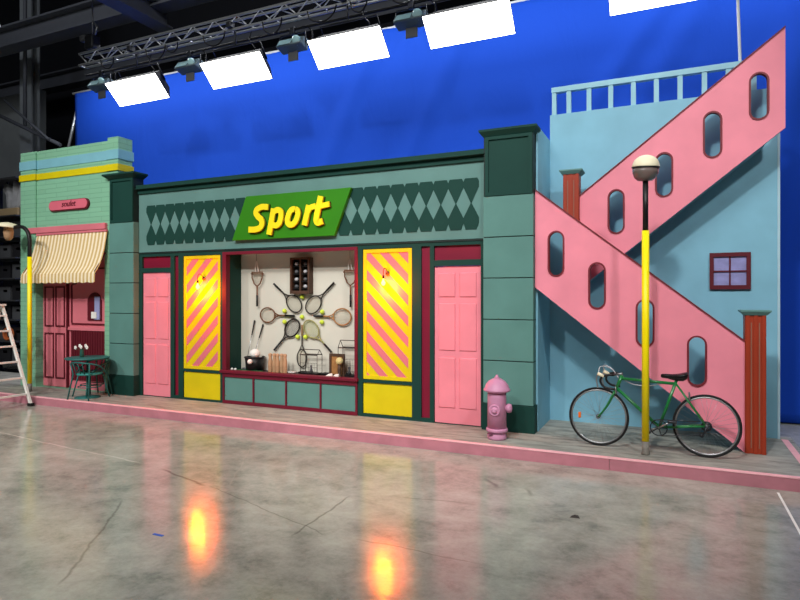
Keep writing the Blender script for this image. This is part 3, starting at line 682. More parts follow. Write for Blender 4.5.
# cafe table, chairs, vase
tb = thing('cafe_table', 'round teal metal cafe table in front of the pink doorway', 'table', (-9.03, 7.0, G))
MB().lathe([(0, .655), (.33, .655), (.345, .665), (.345, .68), (.335, .685), (0, .685)], n=40).build('table_top', 'cafe_teal', tb, local=True)
MB().tube([(0, 0, .02), (0, 0, .66)], .022, 10).build('pedestal', 'cafe_teal', tb, local=True)
MB().lathe([(0, 0), (.2, 0), (.2, .012), (.06, .03), (0, .03)], n=28).build('base', 'cafe_teal', tb, local=True)
def chair(label, x, y, rz, seat):
    r = thing('cafe_chair', label, 'chair', (x, y, G), (0, 0, rz), 'teal cafe chairs')
    MB().lathe([(0, .40), (.19, .40), (.205, .41), (.205, .425), (.19, .432), (0, .428)], n=28).build('seat', seat, r, local=True)
    hoop = crom([(.21, .14, .42), (.25, .0, .53), (.245, -.12, .585), (.14, -.23, .615), (0, -.255, .625), (-.14, -.23, .615), (-.245, -.12, .585), (-.25, 0, .53), (-.21, .14, .42)], 5)
    MB().tube(hoop, .014, 8).build('arm_hoop', 'cafe_teal', r, local=True)
    for sx_ in (-1, 1):
        MB().tube([(sx_ * .13, .15, .41), (sx_ * .21, .22, 0)], .012, 8).build('leg', 'cafe_teal', r, local=True)
        MB().tube([(sx_ * .20, -.20, .60), (sx_ * .17, -.17, .42), (sx_ * .22, -.24, 0)], .012, 8).build('leg', 'cafe_teal', r, local=True)
    MB().tube([(.175 * math.cos(t), .18 * math.sin(t), .2) for t in [2 * PI * i / 24 for i in range(24)]], .008, 6, True).build('stretcher', 'cafe_teal', r, local=True)
    st = MB()
    for xx in (-.08, 0, .08): st.tube([(xx, -.185, .42), (xx * 1.2, -.25, .62)], .008, 6)
    st.build('back_spindle', 'cafe_teal', r, local=True)
chair('teal metal cafe chair with its back to the kerb', -8.93, 6.96, .12, 'seat_teal')
chair('teal metal cafe chair at the far side of the table', -9.1, 7.14, 3.0, 'seat_blue')
vz = G + .685
va = tag(MB().lathe([(0, 0), (.03, 0), (.036, .03), (.03, .10), (.022, .13), (.026, .14), (.018, .138), (.016, .10), (0, .02)], n=16).build('flower_vase', 'vase_green'), 'small green vase on the teal cafe table', 'vase'); va.location = (-9.13, 6.97, vz)
for i, (dx, dz) in enumerate(((-.14, .155), (-.07, .185), (.0, .17), (.075, .19), (.145, .165))):
    f = thing('white_flower', ('leftmost', 'second from left', 'middle', 'second from right', 'rightmost')[i] + ' white flower in the vase on the cafe table', 'flower', (-9.13, 6.97, vz), group='white flowers in the vase')
    MB().tube(bez((dx * .06, 0, .05), (dx * .1, 0, .14), (dx * .6, 0, dz - .04), (dx, (i % 2) * .03 - .015, dz)), .003, 5).build('stem', 'stem_green', f, local=True)
    pm = MB()
    for kx in range(5):
        t = 2 * PI * kx / 5; pm.ball((dx + .016 * math.cos(t), (i % 2) * .03 - .015, dz + .016 * math.sin(t)), .018, (1, .6, 1), 8, 6)
    pm.build('petals', 'white', f, local=True, merge=False)

# ------------------------------------------------------------------ street lamps
def pole(r, h=3.0):
    MB().lathe([(0, 0), (.042, 0), (.042, .02), (.038, .03), (.038, .145), (0, .145)], n=18).build('foot', 'lamp_grey', r, local=True)
    MB().tube([(0, 0, .14), (0, 0, 2.43)], .0375, 18).build('pole', 'lamp_yellow', r, local=True)
rl = thing('street_lamp', 'yellow and black street lamp standing in front of the bicycle', 'street lamp', (-.255, 6.985, G))
pole(rl)
MB().tube([(0, 0, 2.42), (0, 0, 2.99)], .029, 16).build('upper_pole', 'black', rl, local=True)
rb = .137
def lamp_head(r, c, tilt=(0, 0)):
    q = [(rb * 1.0 * math.cos(t), .05 + .115 * math.sin(t)) for t in [PI / 2 * i / 9 for i in range(10)]]
    MB().lathe([(rb + .004, .028), (rb + .004, .05)] + q[1:], c, tilt + (1,), 32).build('dome', 'cream', r, local=True)
    MB().lathe([(.03, -.118), (.075, -.112), (.112, -.08), (.131, -.03), (.135, .02)], c, tilt + (1,), 32).build('glass_bowl', 'lamp_glass', r, local=True)
    MB().lathe([(.0, .025), (rb + .006, .025), (rb + .006, .036), (0, .036)], c, tilt + (1,), 32).build('rim', 'black', r, local=True)
lamp_head(rl, (0, 0, 3.085), (.06, -.10))
ll = thing('street_lamp', 'street lamp with curved black arm before the mint cafe pier', 'street lamp', (-10.54, 7.0, G))
pole(ll)
MB().tube(crom([(0, 0, 2.42), (0, 0, 2.72), (-.04, 0, 2.86), (-.15, 0, 2.96), (-.30, 0, 2.99), (-.42, 0, 2.985)], 6), .034, 14).build('curved_arm', 'black', ll, local=True)
MB().lathe([(0, .075), (.10, .06), (.19, .03), (.23, 0), (.215, -.02), (0, -.02)], (-.62, 0, 3.015), (.12, 0, 1), 28).build('dome', 'cream', ll, local=True)
MB().lathe([(0, -.26), (.04, -.255), (.075, -.20), (.085, -.10), (.07, -.02)], (-.60, 0, 3.01), n=24).build('glass_bowl', 'wood_pale', ll, local=True)

# ------------------------------------------------------------------ hydrant
hy = thing('fire_hydrant', 'pale pink fire hydrant on the kerb before the right pilaster', 'hydrant', (-1.915, 7.02, G))
MB().lathe([(0, 0), (.112, 0), (.115, .02), (.112, .055), (.105, .065), (.11, .09)], n=32).build('base', 'hydrant', hy, local=True)
MB().lathe([(.11, .085), (.126, .09), (.13, .11), (.126, .13), (.11, .135)], n=32).build('base_ring', 'hydrant', hy, local=True)
MB().lathe([(.114, .13), (.112, .50), (.112, .57), (0, .57)], n=32).build('barrel', 'hydrant', hy, local=True)
hd = MB().lathe([(.10, .555), (.150, .575), (.162, .585), (.160, .60), (.148, .612), (.135, .65), (.10, .695), (.05, .725), (.03, .73)], n=36).build('bonnet', 'hydrant', hy, local=True)
MB().lathe([(.03, .725), (.03, .742), (.018, .75), (.016, .768), (0, .772)], n=6).build('top_nut', 'hydrant', hd, local=True)
ca = math.radians(0)
dv = Vector((.03, -1, 0)).normalized()
MB().lathe([(.0, .0), (.068, .0), (.072, .026), (.055, .036), (.05, .028), (.03, .028), (.03, .05), (.022, .055), (0, .055)], Vector((0, 0, .36)) + dv * .098, tuple(dv), 24).build('outlet_cap', 'hydrant', hy, local=True)
sv = Vector((1, .1, 0)).normalized()
MB().lathe([(.04, 0), (.04, .02), (.052, .025), (.055, .05), (.045, .075), (0, .085)], Vector((0, 0, .375)) + sv * .10, tuple(sv), 20).build('side_outlet', 'hydrant', hy, local=True)
MB().box(-.085, -.02, -.127, -.112, .07, .085).build('slot_mark', 'hydrant_dark', hy, local=True)

# ------------------------------------------------------------------ blue house and staircase
hs = thing('house_building', 'pale blue house wall with roof railing behind the pink stairs', 'house front', (0, 8.42, G))
MB().box(-1.54, 1.19, 8.42, 8.55, G, 4.377).build('wall', 'house_blue', hs)
MB().box(-1.565, -1.54, 7.60, 8.55, G, 4.02).build('side_wall', 'house_blue', hs)
MB().box(1.165, 1.192, 8.412, 8.42, G, 4.377).build('corner_trim', 'trim_light', hs)
rg = MB().box(-1.52, 1.19, 8.42, 8.50, 4.685, 4.758).build('roof_railing', 'rail_blue', hs, bevel=.004)
for x in (-1.485, -1.287, -1.02, -.74, -.456, -.177, .102, .381, .647, .92, 1.16):
    w = .03
    MB().box(x - w, x + w, 8.43, 8.48, 4.37, 4.69).build('baluster', 'rail_blue', rg)
wd_ = MB().plate(rect(.437, .884, 1.94, 2.394), [rect(.483, .838, 1.99, 2.345)], 8.385, 8.425).build('window', 'burgundy_dark', hs)
mu = MB().box(.652, .669, 8.392, 8.415, 1.99, 2.345).box(.483, .838, 8.392, 8.415, 2.155, 2.172).build('muntin', 'burgundy_dark', wd_)
MB().box(.483, .838, 8.408, 8.42, 1.99, 2.345).build('pane', 'pane', wd_)

stc = thing('staircase', 'pink stage staircase zigzagging up in front of the blue house', 'staircase', (-.3, 7.9, G))
def flight(p_top, p_bot, holes, y0, th, name):
    # p_top/p_bot: corners of the wall outline
    pass
slots1 = [(-1.303, 2.105, 2.658), (-.817, 1.705, 2.255), (-.28, 1.264, 1.809), (.265, .836, 1.397)]
sr = .092
low = [(-1.562, 3.192), (-1.562, 1.966), (.73, .137), (.735, .137), (.735, 1.357)]
w1 = MB().plate(low, [slot(x, a, b_, sr) for x, a, b_ in slots1], 7.53, 7.58).build('lower_parapet', 'stair_pink', stc)
def ring(x, a, b_, r, y0, y1, w=.02): return MB().plate(slot(x, a - w * .5, b_ + w * .5, r + w * .5), [slot(x, a + w * .5, b_ - w * .5, r - w * .5)], y0, y1)
for x, a, b_ in slots1: ring(x, a, b_, sr, 7.52, 7.585).build('slot_trim', 'coping', w1)
MB().prism([(-1.562, 3.187), (.735, 1.352), (.735, 1.37), (-1.562, 3.205)], 7.515, 7.60).build('coping', 'coping', w1)
YU = 7.97
slots2 = [(-.634, 2.648, 3.197), (-.081, 3.075, 3.608), (.446, 3.502, 4.043), (.922, 3.895, 4.432)]
up = [(-1.08, 3.148), (-1.08, 1.96), (-.527, 2.395), (1.18, 3.77), (1.18, 4.915)]
w2 = MB().plate(up, [slot(x, a, b_, sr) for x, a, b_ in slots2], YU, YU + .05).build('upper_parapet', 'stair_pink', stc)
for x, a, b_ in slots2: ring(x, a, b_, sr, YU - .01, YU + .055).build('slot_trim', 'coping', w2)
MB().prism([(-1.08, 3.143), (1.18, 4.908), (1.18, 4.926), (-1.08, 3.161)], YU - .015, YU + .07).build('coping', 'coping', w2)
# treads and soffits
t1 = MB(); n = 9
x0, z0, x1, z1 = -1.52, 1.99, .70, .20
poly = [(x0, z0)]
poly += [(x1, z1)]
tr_ = []
for i in range(n):
    xa = x1 + (x0 - x1) * i / n; xb = x1 + (x0 - x1) * (i + 1) / n; zt_ = z1 + (z0 - z1) * (i + 1) / n + .06
    tr_ += [(xa, zt_), (xb, zt_)]
t1.prism(poly + tr_, 7.58, 7.96).build('flight_steps', 'house_blue', stc)
t2 = MB(); x0, z0, x1, z1 = -1.06, 2.0, 1.0, 3.64
tr_ = []
for i in range(n):
    xa = x0 + (x1 - x0) * i / n; xb = x0 + (x1 - x0) * (i + 1) / n; zt_ = z0 + (z1 - z0) * (i + 1) / n + .06
    tr_ += [(xa, zt_), (xb, zt_)]
t2.prism([(x0, z0)] + tr_ + [(x1, z1)], YU + .05, 8.42).build('flight_steps', 'house_blue', stc)
def newel(x0, x1, y0, y1, z0, z1, cap):
    p = MB().box(x0, x1, y0, y1, z0, z1).build('newel_post', 'brick_red', stc, bevel=.004)
    w = x1 - x0
    for k_ in (.30, .68): MB().box(x0 + w * k_ - .006, x0 + w * k_ + .006, y0 - .003, y0 + .01, z0 + .06, z1 - .08).build('flute', 'brick_line', p)
    for k_ in (.05, .42, .80): MB().box(x0 + w * k_, x0 + w * (k_ + .16), y0 - .012, y0 + .01, z0, z1).build('reed', 'brick_red', p)
    c = MB().hexa([(x0 - .005, y0 - .015, z1), (x1 + .005, y0 - .015, z1), (x1 + .005, y1 + .01, z1), (x0 - .005, y1 + .01, z1)], [(x0 - cap, y0 - cap, z1 + .04), (x1 + cap, y0 - cap, z1 + .04), (x1 + cap, y1 + cap, z1 + .04), (x0 - cap, y1 + cap, z1 + .04)])
    c.box(x0 - cap, x1 + cap, y0 - cap, y1 + cap, z1 + .04, z1 + .055).build('post_cap', 'cap_teal', p)
newel(.735, .936, 7.50, 7.70, G, 1.645, .045); newel(-1.278, -1.08, 7.90, 8.10, 1.9, 3.43, .045)

# ------------------------------------------------------------------ bicycle
bk_ = thing('bicycle', 'green road bicycle with black saddle leaning behind the street lamp', 'bicycle', (-.193, 7.14, G + .002), (math.radians(-3), 0, math.atan2(-.06, 1.09)))
RA, FA = Vector((.535, 0, .333)), Vector((-.572, 0, .333)); RW = .333
def wheel(c, name):
    w = MB().tube([(c.x + (RW - .012) * math.cos(t), 0, c.z + (RW - .012) * math.sin(t)) for t in [2 * PI * i / 64 for i in range(64)]], .0125, 10, True).build(name, 'rubber', bk_, local=True)
    MB().tube([(c.x + (RW - .032) * math.cos(t), 0, c.z + (RW - .032) * math.sin(t)) for t in [2 * PI * i / 64 for i in range(64)]], .0095, 8, True).build('rim', 'silver', w, local=True)
    MB().tube([(c.x, -.045, c.z), (c.x, -.032, c.z), (c.x, -.03, c.z), (c.x, .03, c.z), (c.x, .032, c.z), (c.x, .045, c.z)], [.012, .024, .013, .013, .024, .012], 12).build('hub', 'silver', w, local=True)
    for i in range(32):
        t = 2 * PI * i / 32; s_ = 1 if i % 2 else -1; ta = t + (1.25 if (i // 2) % 2 else -1.25)
        MB().tube([(c.x + .02 * math.cos(ta), s_ * .028, c.z + .02 * math.sin(ta)), (c.x + (RW - .036) * math.cos(t), 0, c.z + (RW - .036) * math.sin(t))], .0011, 4).build('spoke', 'silver', w, local=True)
    return w
fw = wheel(FA, 'front_wheel'); rw = wheel(RA, 'rear_wheel')
MB().box(FA.x - .226, FA.x - .196, -.016, .012, .30, .365).build('reflector', 'orange', fw, local=True, bevel=.006)
HT, HL, ST, BB_ = Vector((-.325, 0, .80)), Vector((-.385, 0, .655)), Vector((.235, 0, .775)), Vector((.07, 0, .275))
fm = MB(); TR = .0165
fm.tube([HT + (HT - HL) * .12, HL - (HT - HL) * .1], .020, 12)
fm.tube([HT - (HT - HL) * .12, ST - (ST - BB_) * .03], TR, 12); fm.tube([HL + (HT - HL) * .12, BB_], .018, 12); fm.tube([ST + (ST - BB_) * .06, BB_], TR, 12)
for s_ in (-1, 1):
    fm.tube([BB_ + Vector((.03, s_ * .028, 0)), RA + Vector((-.02, s_ * .062, 0))], .010, 10)
    fm.tube([ST + Vector((.0, s_ * .016, -.01)), RA + Vector((-.01, s_ * .062, .01))], .009, 10)
fm.tube([BB_ + Vector((0, -.04, 0)), BB_ + Vector((0, .04, 0))], .023, 12)
fm.build('frame', 'bike_green', bk_, local=True)
fk = MB()
for s_ in (-1, 1):
    fk.tube(bez(HL + Vector((-.012, s_ * .03, -.03)), HL + Vector((-.06, s_ * .045, -.13)), FA + Vector((.09, s_ * .05, .10)), FA + Vector((0, s_ * .05, 0)), 10), [.013 - .0005 * i for i in range(11)], 10)
fk.tube([HL + Vector((-.012, -.036, -.028)), HL + Vector((-.012, .036, -.028))], .016, 10)
fk.build('fork', 'bike_green', bk_, local=True)
SM = HT + Vector((.008, 0, .035)); BC = Vector((-.385, 0, .828))
MB().tube([HT, SM, BC], [.013, .014, .013], 10).build('stem', 'silver', bk_, local=True)
for s_ in (-1, 1):
    pts = crom([BC, BC + Vector((-.005, s_ * .17, 0)), BC + Vector((-.05, s_ * .2, .0)), BC + Vector((-.12, s_ * .205, -.025)), BC + Vector((-.135, s_ * .205, -.085)), BC + Vector((-.085, s_ * .208, -.14)), BC + Vector((.02, s_ * .21, -.155))], 6)
    h_ = MB().tube(pts, .013, 10).build('handlebar', 'black', bk_, local=True)
    lv = MB().tube(crom([BC + Vector((-.125, s_ * .205, -.03)), BC + Vector((-.165, s_ * .205, -.005)), BC + Vector((-.18, s_ * .20, -.06)), BC + Vector((-.165, s_ * .195, -.15))], 5), .007, 8).build('brake_lever', 'silver', h_, local=True)
    MB().tube([BC + Vector((-.10, s_ * .205, -.02)), BC + Vector((-.165, s_ * .205, .012))], [.017, .020], 10).build('lever_hood', 'cream', h_, local=True)
    MB().tube(crom([BC + Vector((-.16, s_ * .2, .012)), BC + Vector((-.15, s_ * .12, .085)), BC + Vector((-.05, s_ * .02, .06)), BC + Vector((.03, -s_ * .02, -.04))], 6), .004, 6).build('brake_cable', 'cable_white', h_, local=True)
MB().tube(crom([HT + Vector((.02, .02, -.03)), HT + Vector((.12, .022, -.075)), HT + Vector((.28, .022, -.085)), HT + Vector((.42, .02, -.05))], 6), .0045, 6).build('rear_cable', 'cable_white', bk_, local=True)
MB().tube([ST, Vector((.26, 0, .845))], .0125, 10).build('seat_post', 'silver', bk_, local=True)
sd = MB()
sp2 = [(.085, .006, .846, .008), (.10, .016, .850, .014), (.15, .02, .850, .016), (.20, .034, .847, .02), (.26, .062, .851, .026), (.31, .078, .862, .030), (.345, .07, .872, .026), (.362, .03, .872, .012)]
vs, fs = [], []
for x, w, z, h_ in sp2:
    for j in range(12):
        t = 2 * PI * j / 12; vs.append((x, w * math.cos(t), z + h_ * (.8 if math.sin(t) > 0 else 2.3) * math.sin(t) - .01 * abs(math.cos(t))))
for i in range(len(sp2) - 1):
    for j in range(12): fs.append((i * 12 + j, i * 12 + (j + 1) % 12, (i + 1) * 12 + (j + 1) % 12, (i + 1) * 12 + j))
fs += [tuple(range(11, -1, -1)), tuple(range((len(sp2) - 1) * 12, len(sp2) * 12))]
sd.add(vs, fs, True).build('saddle', 'black_shiny', bk_, local=True)
cs_ = MB(); CY = -.05
cs_.tube([(BB_.x + .085 * math.cos(t), CY, BB_.z + .085 * math.sin(t)) for t in [2 * PI * i / 36 for i in range(36)]], .006, 6, True)
for i in range(5):
    t = 2 * PI * i / 5; cs_.tube([(BB_.x, CY, BB_.z), (BB_.x + .083 * math.cos(t), CY, BB_.z + .083 * math.sin(t))], .006, 6)
cs_.build('chainring', 'dark_steel', bk_, local=True)
for s_, dv_ in ((-1, Vector((.125, 0, .075))), (1, Vector((-.125, 0, -.075)))):
    o0 = BB_ + Vector((0, s_ * .062, 0)); o1 = o0 + dv_ * 1.1
    ck = MB().tube([BB_ + Vector((0, s_ * .03, 0)), o0], .010, 8).tube([o0, o1], [.011, .008], 8).build('crank', 'silver', bk_, local=True)
    pm = MB().box(o1.x - .045, o1.x + .045, min(o1.y, o1.y + s_ * .085), max(o1.y, o1.y + s_ * .085), o1.z - .012, o1.z + .012).build('pedal', 'dark_steel', ck, local=True, bevel=.004)
cg = MB()
for i, rr in enumerate((.05, .043, .036)): cg.tube([(RA.x + rr * math.cos(t), -.036 - .006 * i, RA.z + rr * math.sin(t)) for t in [2 * PI * j / 24 for j in range(24)]], .004, 6, True)
for i in range(6): t = PI * i / 3; cg.tube([(RA.x, -.036, RA.z), (RA.x + .05 * math.cos(t), -.036, RA.z + .05 * math.sin(t))], .004, 5)
cg.build('cassette', 'dark_steel', bk_, local=True)
dpos = Vector((RA.x - .045, -.05, RA.z - .10))
MB().tube([(BB_.x, CY, BB_.z + .088), (RA.x, CY + .01, RA.z + .045)], .0045, 6).tube([(BB_.x, CY, BB_.z - .088), (dpos.x, CY, dpos.z)], .0045, 6).tube([(dpos.x, CY, dpos.z), (RA.x - .02, CY + .01, RA.z - .05)], .0045, 6).build('chain', 'dark_steel', bk_, local=True)
MB().tube([RA + Vector((0, -.06, 0)), RA + Vector((-.01, -.06, -.05)), dpos], [.012, .012, .010], 8).lathe([(0, 0), (.02, 0), (.02, .01), (0, .01)], dpos, (0, -1, 0), 12).build('derailleur', 'dark_steel', bk_, local=True)
for a, nm in ((Vector((ST.x + (RA.x - ST.x) * .34, 0, ST.z + (RA.z - ST.z) * .34)), 'rear_brake'), (HL + Vector((-.03, 0, -.02)), 'front_brake')):
    MB().tube(crom([a + Vector((.03, -.03, .05)), a + Vector((.035, -.035, .0)), a + Vector((.03, -.02, -.03))], 4), .008, 8).tube(crom([a + Vector((.03, .03, .05)), a + Vector((.035, .035, .0)), a + Vector((.03, .02, -.03))], 4), .008, 8).tube([a + Vector((.03, -.03, .05)), a + Vector((.03, .03, .05))], .006, 6).build(nm, 'silver', bk_, local=True)

# ------------------------------------------------------------------ blue screen
bs = thing('blue_screen', 'huge blue chroma cloth hanging behind the street set', 'backdrop', (-4, 10.2, 0))
nx, nz = 220, 50; vs, fs = [], []
X0, X1, Z1 = -13.6, 7.5, 6.93
def fold(x, z):
    d = .012 * math.sin(x * 1.7 + z * .9) * math.sin(z * .8 + 1)
    for xf, k_, a_, w in ((-9.6, .0, .010, .05), (-4.9, .0, .010, .05), (-6.0, .45, .035, .22), (-4.2, .5, .03, .2), (-1.2, .75, .035, .22), (-.4, .6, .03, .25), (1.6, .25, .06, .3), (2.2, -.3, .05, .25)):
        u = (x - xf - k_ * (z - 5)); d += 1.7 * a_ * math.exp(-(u / w) ** 2)
    return d
for i in range(nx + 1):
    for j in range(nz + 1):
        x = X0 + (X1 - X0) * i / nx; z = .02 + (Z1 - .02) * j / nz; vs.append((x, 10.2 - fold(x, z), z))
for i in range(nx):
    for j in range(nz): a = i * (nz + 1) + j; fs.append((a, a + nz + 1, a + nz + 2, a + 1))
cl = MB().add(vs, fs, True).build('cloth', 'blue_cloth', bs, merge=False)
so = cl.modifiers.new('thick', 'SOLIDIFY'); so.thickness = .006; so.offset = -1
MB().tube([(X0 - .1, 10.215, Z1 + .02), (X1, 10.215, Z1 + .02)], .03, 8).build('top_pipe', 'cable_white', bs)
MB().tube([(X0, 10.24, 0), (X0, 10.24, Z1)], .02, 8).build('frame_leg', 'dark_steel', bs)
MB().tube([(X0 + .05, 10.3, Z1), (-14.35, 10.3, 4.6)], .035, 8).build('diagonal_strut', 'truss_metal', bs)

# ------------------------------------------------------------------ truss, softboxes, floods
ts = thing('lighting_truss', 'long silver lattice truss carrying the softboxes under the ceiling', 'truss', (-5, 8.3, 6.5))
TX0, TX1, TY0, TY1, TZ0, TZ1 = -10.85, 1.6, 8.22, 8.36, 6.50, 6.73
for y in (TY0, TY1):
    for z in (TZ0, TZ1): MB().tube([(TX0, y, z), (TX1, y, z)], .024, 8).build('chord', 'truss_metal', ts)
for y, n in ((TY0, 50), (TY1, 26)):
    st_ = (TX1 - TX0) / n
    for i in range(n):
        a, b_ = (TZ0, TZ1) if i % 2 else (TZ1, TZ0)
        MB().tube([(TX0 + i * st_, y, a), (TX0 + (i + 1) * st_, y, b_)], .011, 6).build('brace', 'truss_metal', ts)
for i in range(0, 14):
    MB().tube([(TX0 + i * .96, TY0, TZ0), (TX0 + i * .96, TY1, TZ0)], .011, 6).build('brace', 'truss_metal', ts)
pp = tag(MB().tube([(-11.2, 8.66, 6.50), (1.6, 8.66, 6.50)], .025, 8).build('light_pipe', 'rubber'), 'dark pipe running along behind the lattice truss', 'pipe')
ch = thing('chain_hoist', 'chain hoist holding up the left end of the truss', 'hoist', (-10.55, 8.29, 6.74))
MB().tube([(0, 0, .02), (0, 0, 1.2)], .014, 6).build('chain', 'steel', ch, local=True)
MB().box(-.12, .12, -.1, .1, .05, .32).build('motor', 'dark_steel', ch, local=True, bevel=.03)
MB().tube([(.05, 0, .32), (.08, .05, .5), (.02, 0, .62)], .02, 8).build('hook', 'steel', ch, local=True)
MB().box(-.32, -.16, -.06, .06, .25, .38).build('cable_bag', 'crate_grey', ch, local=True, bevel=.03)
def softbox(x, first=None):
    r = thing('softbox', 'x', 'softbox', (x, 8.32, 5.81), group='softboxes hung along the truss')
    w = .65; yt, zt_, yb_, zb_ = -.175, .175, .175, -.165
    bv = Vector((0, .69, .73)) * .30
    F4 = [Vector((-w, yt, zt_)), Vector((w, yt, zt_)), Vector((w, yb_, zb_)), Vector((-w, yb_, zb_))]
    f2 = [p * .999 + Vector((0, -.004, -.004)) for p in F4]
    MB().add(f2 + [p + Vector((0, .008, .008)) for p in f2], [(0, 1, 2, 3), (7, 6, 5, 4), (0, 4, 5, 1), (1, 5, 6, 2), (2, 6, 7, 3), (3, 7, 4, 0)]).build('diffuser', 'softbox_face', r, local=True)
    E4 = [Vector((p.x * 1.012, p.y * 1.03, p.z * 1.03)) + Vector((0, .006, .006)) for p in F4]
    B4 = [Vector((p.x * .75, p.y * .7, p.z * .7)) + bv for p in E4]
    MB().hexa(E4, B4).build('shell', 'softbox_black', r, local=True)
    y = MB().tube([(-w * .8, .2, .2), (-w * .8, .0, .45), (w * .8, .0, .45), (w * .8, .2, .2)], .016, 8); y.tube([(0, 0, .45), (0, -.02, .76)], .018, 8)
    y.build('yoke', 'dark_steel', r, local=True)
    MB().box(-.05, .05, -.2, -.08, .70, .80).build('clamp', 'dark_steel', r, local=True, bevel=.01)
    MB().tube(crom([(.25, .2, .25), (.32, .12, .4), (.22, .1, .55), (.3, .1, .75)], 5), .010, 6).build('power_cable', 'black', r, local=True)
    return r
s0 = softbox(-9.46)
labs = ['leftmost softbox on the truss, above the mint cafe front', 'second softbox from the left on the truss', 'third softbox from the left, above the Sport sign', 'fourth softbox from the left, above the right pilaster', 'rightmost softbox, cut off by the top of the picture']
for i, x in enumerate((-9.36, -6.97, -4.71, -2.70, -.10)):
    o = s0 if i == 0 else copy_tree(s0)
    o.location.x = x; o['label'] = labs[i]
def flood(x, label):
    r = thing('flood_light', label, 'flood light', (x, 8.66, 6.48), group='flood lights between the softboxes')
    MB().tube([(-.26, 0, -.25), (-.26, 0, -.06), (.26, 0, -.06), (.26, 0, -.25)], .016, 8).build('yoke', 'dark_steel', r, local=True)
    MB().box(-.05, .05, -.04, .04, -.07, .05).build('clamp', 'dark_steel', r, local=True, bevel=.01)
    MB().hexa([(-.26, -.16, -.30), (.26, -.16, -.30), (.26, .08, -.36), (-.26, .08, -.36)], [(-.26, -.05, -.14), (.26, -.05, -.14), (.26, .12, -.16), (-.26, .12, -.16)]).build('housing', 'flood_body', r, local=True, bevel=.02)
    MB().hexa([(-.22, -.175, -.29), (.04, -.175, -.29), (.04, -.15, -.28), (-.22, -.15, -.28)], [(-.22, -.085, -.17), (.04, -.085, -.17), (.04, -.06, -.16), (-.22, -.06, -.16)]).build('lens', 'flood_lens', r, local=True, bevel=.01)
    MB().lathe([(.0, 0), (.08, .0), (.085, .03), (.06, .05)], (.16, -.11, -.23), (0, -1, -.6), 16).build('reflector', 'flood_lens', r, local=True)
    MB().box(-.1, .1, .0, .02, -.52, -.36).build('barn_door', 'crate_grey', r, local=True)
    MB().tube(crom([(.2, 0, -.2), (.34, .02, -.3), (.4, .0, -.1), (.3, 0, .02)], 5), .012, 6).build('power_cable', 'black', r, local=True)
    return r
for x, lb in ((-10.75, 'flood light at the left end of the truss'), (-8.35, 'flood light between the first and second softboxes'), (-6.0, 'flood light between the second and third softboxes'), (-3.75, 'flood light between the third and fourth softboxes')):
    flood(x, lb)
for x, sp_w, dp in ((-10.2, .35, .18), (-9.0, .5, .22), (-8.5, .3, .15), (-7.6, .5, .2), (-6.3, .4, .22), (-5.4, .55, .2), (-4.6, .3, .18), (-3.9, .5, .2)):
    lc = tag(MB().tube(crom([(0, 0, 0), (sp_w * .1, .02, -dp * .7), (sp_w * .5, .04, -dp), (sp_w * .85, .03, -dp * .6), (sp_w, 0, 0)], 6), .014, 6).build('cable_loop', 'black'), 'black cable looped below the lattice truss between the lights', 'cable', 'black cable loops under the truss')
    lc.location = (x, 8.2, 6.50)
tag(MB().tube([(.78, 8.56, 4.3), (.785, 8.56, 4.8), (.74, 8.56, 6.2), (.755, 8.56, 12.8)], .018, 8).build('hanging_rope', 'cable_white'), 'white rope hanging down behind the top of the pink stairs', 'rope')

# ------------------------------------------------------------------ left storage
rk = thing('storage_rack', 'dark steel storage rack at the left edge behind the ladder', 'rack', (-14.6, 9.2, 0))
for x in (-15.5, -13.72):
    for y in (8.95, 9.55): MB().box(x - .03, x + .03, y - .03, y + .03, 0, 4.75).build('upright', 'shelf_steel', rk)
for z in (.3, .82, 1.32, 1.77, 2.28, 2.76, 3.25, 3.74, 4.62): MB().box(-15.5, -13.72, 8.78, 9.57, z - .03, z).build('shelf_board', 'shelf_steel', rk)
tag(box(-15.4, -13.8, 8.88, 9.3, 3.74, 3.92).build('plank_stack', 'cardboard', bevel=.01), 'pale plank stack on the rack below the white sheet', 'planks')
sh = MB(); vs, fs = [], []
for i in range(14):
    for j in range(8):
        t = j / 7; ax = -14.15 + (i - 6.5) * (.075 if j > 4 else .045 + .02 * t) ; vs.append((ax, 9.1 + .05 * math.sin(i * 1.9) - .06 * (1 - t), 3.925 + .62 * t + (.05 * math.sin(i * 1.3) if j > 5 else 0)))
for i in range(13):
    for j in range(7): a = i * 8 + j; fs.append((a, a + 8, a + 9, a + 1))
o = tag(sh.add(vs, fs, True).build('crumpled_sheet', 'plastic_sheet'), 'crumpled grey white sheet standing on the rack planks', 'sheet'); m_ = o.modifiers.new('t', 'SOLIDIFY'); m_.thickness = .02
cz = [(.3, .42), (.82, .40), (1.32, .36), (1.77, .42), (2.28, .4), (2.76, .42), (3.25, .4)]
ords = ('bottom', 'second', 'third', 'fourth', 'fifth', 'sixth', 'seventh')
for i, (z, h) in enumerate(cz):
    for j, x in enumerate((-14.45, -13.98)):
        hh = h * (.7 + .3 * random.random()); bx = thing('storage_crate', '%s crate on the %s shelf of the rack, %s side' % (('black', 'grey')[(i + j) % 2], ords[i], ('left', 'right')[j]), 'crate', (x, 9.2, z + .001), group='crates on the storage rack')
        ww = .2
        MB().plate(rect(-ww, ww, 0, hh), [rect(-ww * .4, ww * .4, hh * .6, hh * .8)], -.2, -.18).box(-ww, ww, -.18, .2, 0, .02).box(-ww, -ww + .02, -.18, .2, .02, hh).box(ww - .02, ww, -.18, .2, .02, hh).box(-ww, ww, .18, .2, .02, hh).build('body', ('crate_black', 'crate_grey')[(i + j) % 2], bx, local=True)
        MB().box(-ww - .01, ww + .01, -.21, .21, hh, hh + .02).build('lid', 'crate_black', bx, local=True, bevel=.006)
